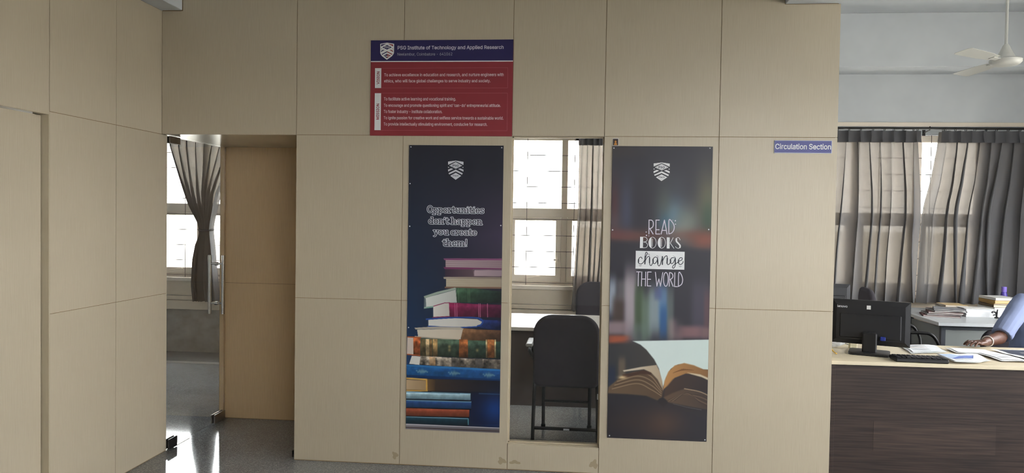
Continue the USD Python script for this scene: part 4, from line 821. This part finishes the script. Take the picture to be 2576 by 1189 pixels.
newspaper('broad white newspaper sheet in the middle of the desk near the hand', [([(5.19, .60), (5.445, .60), (5.508, .17), (5.32, .17), (5.315, .42), (5.18, .43)], nz+.0012, .01, 3), ([(5.21, .585), (5.44, .59), (5.49, .20), (5.34, .20), (5.335, .44), (5.20, .45)], nz+.004, .01, 3, 'paper')], [(r_, nz+.0052, .01, 3, 'news_grey') for r_ in rows(5.35, .27, .11, .02, 3, (-.002, .05), .006)], (5.35, .4, .75))
newspaper('newspaper with a dark picture at the right end of the desk', [([(5.46, .585), (5.86, .60), (5.86, .20), (5.52, .18)], nz+.006, .01, 4), ], [([(5.50, .56), (5.84, .57), (5.84, .24), (5.555, .22)], nz+.0072, .01, 4, 'news_dark')] + [(r_, nz+.0076, .01, 4, 'news_grey') for r_ in rows(5.60, .40, .18, .005, 2, (0, .06), .03)], (5.65, .4, .75))

# ---------------------------------------------------------------- things on the steel table
def book(label, x, y, z, w, d, h, rot, cover, pages='book_cream', cat_='book', group=None, spine=1):
    t = Thing('book', label, cat_, (x, y, z), rot, group)
    c = min(.0025, h*.2)
    t.part('cover', cat(bx(-w/2, w/2, -d/2, d/2, 0, c), bx(-w/2, w/2, -d/2, d/2, h-c, h), bx(*( (-w/2, -w/2+c) if spine > 0 else (w/2-c, w/2)), -d/2, d/2, 0, h)), cover, world=False)
    t.part('page_block', bx(-w/2+c+.001, w/2-.004, -d/2+.003, d/2-.003, c, h-c), pages, world=False)
    return t
zt_ = .7503; z = zt_
mags = [('bottom magazine of the left pile with a pale pink edge', 'book_maroon', .30, .012, -.28), ('dark magazine second from the bottom of the left pile', 'book_black', .29, .014, -.2), ('brown red magazine in the middle of the left pile', 'book_maroon', .28, .016, -.32), ('black magazine under the grey top sheet of the left pile', 'book_black', .27, .014, -.1), ('grey magazine lying on top of the left pile', 'book_grey', .25, .012, -.38)]
for i, (lb, cv, w_, h_, a) in enumerate(mags): book(lb, 6.04+.02*i, 2.54+.012*(i % 2), z, w_, .24, h_, a, cv, 'sheet_edge', 'magazine', spine=(-1)**i); z += h_+.0004
z = zt_
for i, (lb, cv, h_) in enumerate([('lowest black book of the short middle pile', 'book_black', .022), ('gold edged book of the short middle pile', 'book_gold', .018), ('grey book of the short middle pile', 'book_grey', .02), ('dark tan book on top of the short middle pile', 'book_tan', .016)]): book(lb, 6.28+.006*i, 2.86, z, .2, .24, h_, .12-.07*i, cv, 'sheet_edge', spine=-1); z += h_+.0004
t = Thing('paper_stack', 'neat stack of white paper at the front of the steel table', 'paper', (6.385, 2.56, zt_))
zz = zt_
for i in range(5): t.part('ream', turn(bx(-.12, .12, -.08, .08, 0, .0145), .03*math.sin(3*i), (6.375+.002*math.sin(i*2.1), 2.585, zz)), 'paper'); zz += .0148
t.part('top_sheet', turn(bx(-.13, .115, -.085, .08, 0, .004), -.03, (6.37, 2.58, zz)), 'sheet_edge')
z = zt_
for i, (lb, cv, pg_, h_, w_, dx) in enumerate([('thick white book at the bottom of the tall pile', 'sheet_edge', 'paper', .052, .21, 0), ('second white book from the bottom of the tall pile', 'sheet_edge', 'paper', .032, .21, .002), ('cream book in the middle of the tall pile', 'book_brown', 'book_cream', .024, .2, .0), ('thin pale book above the cream book of the tall pile', 'book_gold', 'sheet_edge', .01, .19, .003), ('tan book near the top of the tall pile', 'book_gold', 'book_tan', .03, .2, .004), ('white book on top of the tall pile', 'sheet_edge', 'paper', .022, .21, .012)]):
    book(lb, 6.625+dx, 2.70, z, w_, .27, h_, .05*math.sin(i*1.7), cv, pg_); z += h_+.0004
t = Thing('bottle', 'purple bottle standing behind the tall pile of books', 'bottle', (6.80, 2.92, zt_))
t.part('body', lathe([(0, 0), (.028, 0), (.031, .006), (.031, .15), (.026, .185), (.02, .2), (0, .2)], 24, (6.80, 2.92, zt_)), 'violet_plastic', smooth=40)
t.part('cap', lathe([(0, .2), (.022, .2), (.023, .205), (.023, .245), (.02, .25), (0, .25)], 24, (6.80, 2.92, zt_)), 'violet_cap', smooth=40)
t = Thing('desk_ornament', 'small dark ornament standing before the paper stack', 'ornament', (6.485, 2.44, zt_))
t.part('base', lathe([(0, 0), (.018, 0), (.018, .008), (.008, .014), (0, .014)], 16, (6.485, 2.44, zt_)), 'black_metal', smooth=40)
t.part('figure', cat(tube([(6.485, 2.44, .762), (6.482, 2.44, .81)], [.007, .012], 8), tube(bend([(6.484, 2.44, .8), (6.455, 2.435, .812), (6.44, 2.43, .802)], .01), [.008]*9, 8), tube([(6.48, 2.44, .785), (6.455, 2.437, .778)], .006, 8), tube([(6.488, 2.44, .81), (6.493, 2.44, .83)], .005, 8)), 'black_metal')

# ---------------------------------------------------------------- by the door
t = Thing('floor_spring', 'steel cover plate of the door closer set in the floor under the glass door', 'floor plate', (-.04, .22, 0))
t.part('plate', bx(-.088, .008, .09, .356, 0, .0025, .0006), 'steel')
for y in (.115, .33): t.part('screw', lathe([(0, .0034), (.004, .003), (.005, .0024), (0, .0024)], 10, (-.04, y, 0)), 'brushed_steel')
t = Thing('door_stopper', 'small black rubber stopper at the foot of the recess edge', 'door stopper', (.882, .07, 0))
t.part('buffer', lathe([(0, .024), (.009, .024), (.0105, .02), (.0105, .002), (.009, 0), (0, 0)], 16, (.882, .062, .018)), 'rubber_black', smooth=40)
t.part('bracket', bx(.872, .9065, .055, .069, 0, .02, .001), 'black_metal')

# ---------------------------------------------------------------- the person at the right edge
def chain(parts, fine=.012, it=12):
    """one continuous surface from hulls of spheres at pairs of joints"""
    out = []
    for pts in parts:
        cuts = []
        if isinstance(pts, tuple): pts, cuts = pts
        hs = []
        for p_, r in pts:
            s = m3.Manifold.sphere(r if np.isscalar(r) else 1.0, 24)
            if not np.isscalar(r): s = s.scale(tuple(r))
            hs.append(s.translate(tuple(map(float, p_))))
        h_ = m3.Manifold.batch_hull(hs)
        for n_, o_ in cuts: h_ = h_.trim_by_plane(tuple(map(float, n_)), float(np.dot(n_, o_)))
        out.append(h_)
    m = m3.Manifold.batch_boolean(out, m3.OpType.Add).refine_to_length(fine)
    q = m.to_mesh(); tm = trimesh.Trimesh(np.array(q.vert_properties[:, :3]), np.array(q.tri_verts), process=True)
    trimesh.smoothing.filter_taubin(tm, .5, .53, it); return tm
A = lambda *v: np.array(v, float)
hip, chest, neck, head = A(6.13, 1.22, .56), A(6.13, 1.13, .93), A(6.125, 1.075, 1.17), A(6.115, 1.03, 1.315)
shR, elR, wrR = A(5.948, 1.10, 1.02), A(5.712, .935, .789), A(5.515, .738, .787)
shL, elL, wrL = A(6.315, 1.09, 1.055), A(6.42, .90, .83), A(6.24, .70, .785)
def hand(w, d, side):
    """palm, four curled fingers of unequal length and a thumb leaving the side; d points along the fingers"""
    d = d/np.linalg.norm(d); up = A(0, 0, 1.0); s = np.cross(d, up)*side; parts = []
    palm0, palm1 = w+d*.02, w+d*.085
    parts.append([(palm0+s*.02, .014), (palm0-s*.02, .014), (palm1+s*.032, .0125), (palm1-s*.032, .0115)])
    for k, (o, L, r) in enumerate(((.031, .068, .0082), (.010, .076, .0086), (-.011, .071, .0083), (-.031, .056, .0074))):
        b0 = palm1 + s*o; b1 = b0 + d*L*.45 + up*.010 + s*o*.12; b2 = b0 + d*L*.75 + up*.001 + s*o*.18; b3 = b0 + d*L*.95 - up*.009 + s*o*.2
        for a_, b_, ra, rb in ((b0, b1, r*1.1, r), (b1, b2, r, r*.95), (b2, b3, r*.95, r*.8)): parts.append([(a_, ra), (b_, rb)])
    t0 = palm0 + s*.03; t1 = palm0 + d*.035 + s*.052 - up*.003; t2 = palm0 + d*.062 + s*.058 - up*.009
    parts += [[(palm0+s*.015, .014), (t1, .0105)], [(t1, .0105), (t2, .008)]]
    return parts
P_ = []
def limb(a, b_, ra, rb): P_.append([(a, ra), (b_, rb)])
P_.append([(hip+A(-.1, 0, 0), .1), (hip+A(.1, 0, 0), .1), (chest+A(-.1, 0, -.12), .095), (chest+A(.1, 0, -.12), .095)])
P_.append([(chest+A(-.1, 0, -.12), .095), (chest+A(.1, 0, -.12), .095), (chest+A(-.12, 0, .06), .085), (chest+A(.12, 0, .06), .085), (neck+A(0, .02, -.06), .05)])
limb(neck+A(0, .02, -.05), neck+A(-.002, -.01, .06), .055, .05)
for s_, e_, w_ in ((shR, elR, wrR), (shL, elL, wrL)):
    limb(chest+A(np.sign(s_[0]-6.13)*.1, 0, .09), s_, .06, .056); limb(s_, e_, .054, .043); limb(e_, e_+(w_-e_)*.35, .044, .042); limb(e_+(w_-e_)*.35, w_, .042, .027); limb(w_, w_+(w_-e_)*.1, .026, .021)
P_ += hand(wrR, A(-.9, -.42, -.04), 1) + hand(wrL, A(-.95, -.3, -.04), -1)
# head with brow, nose, chin, ears
P_.append([(head+A(0, .015, .035), (.076, .092, .088)), (head+A(0, -.045, -.075), (.042, .04, .03)), (head+A(0, 0, -.04), (.064, .07, .06))])
P_.append([(head+A(0, -.082, .005), .012), (head+A(0, -.104, -.03), .014), (head+A(.014, -.088, -.034), .01), (head+A(-.014, -.088, -.034), .01)])
P_.append([(head+A(-.035, -.078, .025), .012), (head+A(.035, -.078, .025), .012)])
for s in (-1, 1): P_.append([(head+A(s*.078, .01, .015), (.008, .018, .02)), (head+A(s*.076, .004, -.018), (.007, .012, .014))])
# legs under the desk
for s, kn, ft in ((-1, A(6.03, .80, .55), A(6.03, .72, .08)), (1, A(6.23, .80, .55), A(6.24, .70, .08))):
    limb(hip+A(s*.09, 0, -.0), kn, .088, .062); limb(kn, ft, .06, .042); limb(ft+A(0, .02, -.03), ft+A(0, -.15, -.045), .042, .034)
body = chain(P_, .011, 10)
t = Thing('person', 'person in a light blue short sleeved shirt, forearm resting on the counter desk', 'person', (6.13, 1.1, 0))
t.part('body', body, 'skin', smooth=True)
# shirt: the same surface pushed out, cut at hem, collar and short sleeves
def garment(ms, off, fine=.014):
    Q = []
    for pts in ms: Q.append([(p_, r+off if np.isscalar(r) else tuple(np.array(r)+off)) for p_, r in pts])
    return chain(Q, fine, 8)
sl = .92
def grow(pts, off): return [(p_, r+off if np.isscalar(r) else tuple(np.array(r)+off)) for p_, r in pts]
S_ = [(grow(P_[0], .014), [(A(0, 0, 1), A(0, 0, .53))]), (grow(P_[1], .014), [(A(0, 0, -1), A(0, 0, 1.15))])]
for s_, e_ in ((shR, elR), (shL, elL)):
    d = (e_-s_)/np.linalg.norm(e_-s_)
    S_.append([(chest+A(np.sign(s_[0]-6.13)*.1, 0, .09), .074), (s_, .073)]); S_.append(([(s_, .072), (e_+d*.05, .066)], [(-d, s_+(e_-s_)*sl)]))
sm = chain(S_, .012, 5)
V = sm.vertices; nn = meshkit.fbm(V*np.array([14, 14, 9.0]), 3, 3)-.5
sm.vertices = V + sm.vertex_normals*(nn*.016)[:, None]
sh_path = t.part('shirt', sm, 'shirt_blue', smooth=50)
k = np.linspace(0, 2*np.pi, 25); t.part('collar', tube(np.c_[neck[0]+.066*np.cos(k), neck[1]+.012+.066*np.sin(k), neck[2]-.025+.018*np.sin(k)], .013, 8, caps=False), 'shirt_blue', smooth=True, parent=sh_path)
for i in range(4): t.part('button', lathe([(0, .002), (.005, .002), (.0055, 0), (0, 0)], 10).apply_transform(trimesh.transformations.rotation_matrix(np.pi/2, [1, 0, 0])).apply_translation([6.13, 1.13-.118+.012*i*0, 1.02-.09*i]), 'pale_print', parent=sh_path)
L_ = []
for s, kn, ft_ in ((-1, A(6.03, .80, .55), A(6.03, .72, .08)), (1, A(6.23, .80, .55), A(6.24, .70, .08))): L_ += [[(hip+A(s*.09, 0, 0), .09), (kn, .064)], [(kn, .063), (ft_+A(0, 0, .03), .05)]]
L_.append([(hip+A(-.1, 0, 0), .098), (hip+A(.1, 0, 0), .098)])
t.part('trousers', garment(L_, .012, .02), 'trousers', smooth=True)
for s, ft_ in ((-1, A(6.03, .72, .08)), (1, A(6.24, .70, .08))): t.part('shoe', chain([[(ft_+A(0, .03, -.035), .044), (ft_+A(0, -.17, -.045), .036)]], .02, 4), 'rubber_black', smooth=True)
hs = trimesh.creation.icosphere(4); hs.apply_scale([.0805, .0965, .0925]); hs.apply_translation(head+A(0, .02, .037)); c = hs.triangles_center - head
hs.update_faces((c[:, 2] > .082 - .45*(c[:, 1]+.06)) & (c[:, 2] > -.045)); hs.remove_unreferenced_vertices(); hs.vertices += hs.vertex_normals*((meshkit.fbm(hs.vertices*60, 2, 1)-.5)*.01)[:, None]
t.part('hair', hs, 'hair', smooth=True)
for s in (-1, 1):
    e = head+A(s*.030, -.058, .006); t.part('eye', trimesh.creation.icosphere(2, .0125).apply_translation(e), 'eye_white', smooth=True); t.part('pupil', trimesh.creation.icosphere(2, .005).apply_translation(e+A(0, -.0095, 0)), 'hair', smooth=True)
t.part('mouth', tube([head+A(-.022, -.085, -.064), head+A(0, -.091, -.062), head+A(.022, -.085, -.064)], [.003, .006, .003], 8), 'lip', smooth=True)
dw = (wrR-elR)/np.linalg.norm(wrR-elR); a_ = np.cross(dw, A(0, 0, 1)); a_ /= np.linalg.norm(a_); b_ = np.cross(a_, dw); cw = elR+(wrR-elR)*.84
t.part('bracelet', tube([cw+.035*(math.cos(q)*a_+math.sin(q)*b_) for q in k], .004, 8, caps=False), 'bracelet', smooth=True)
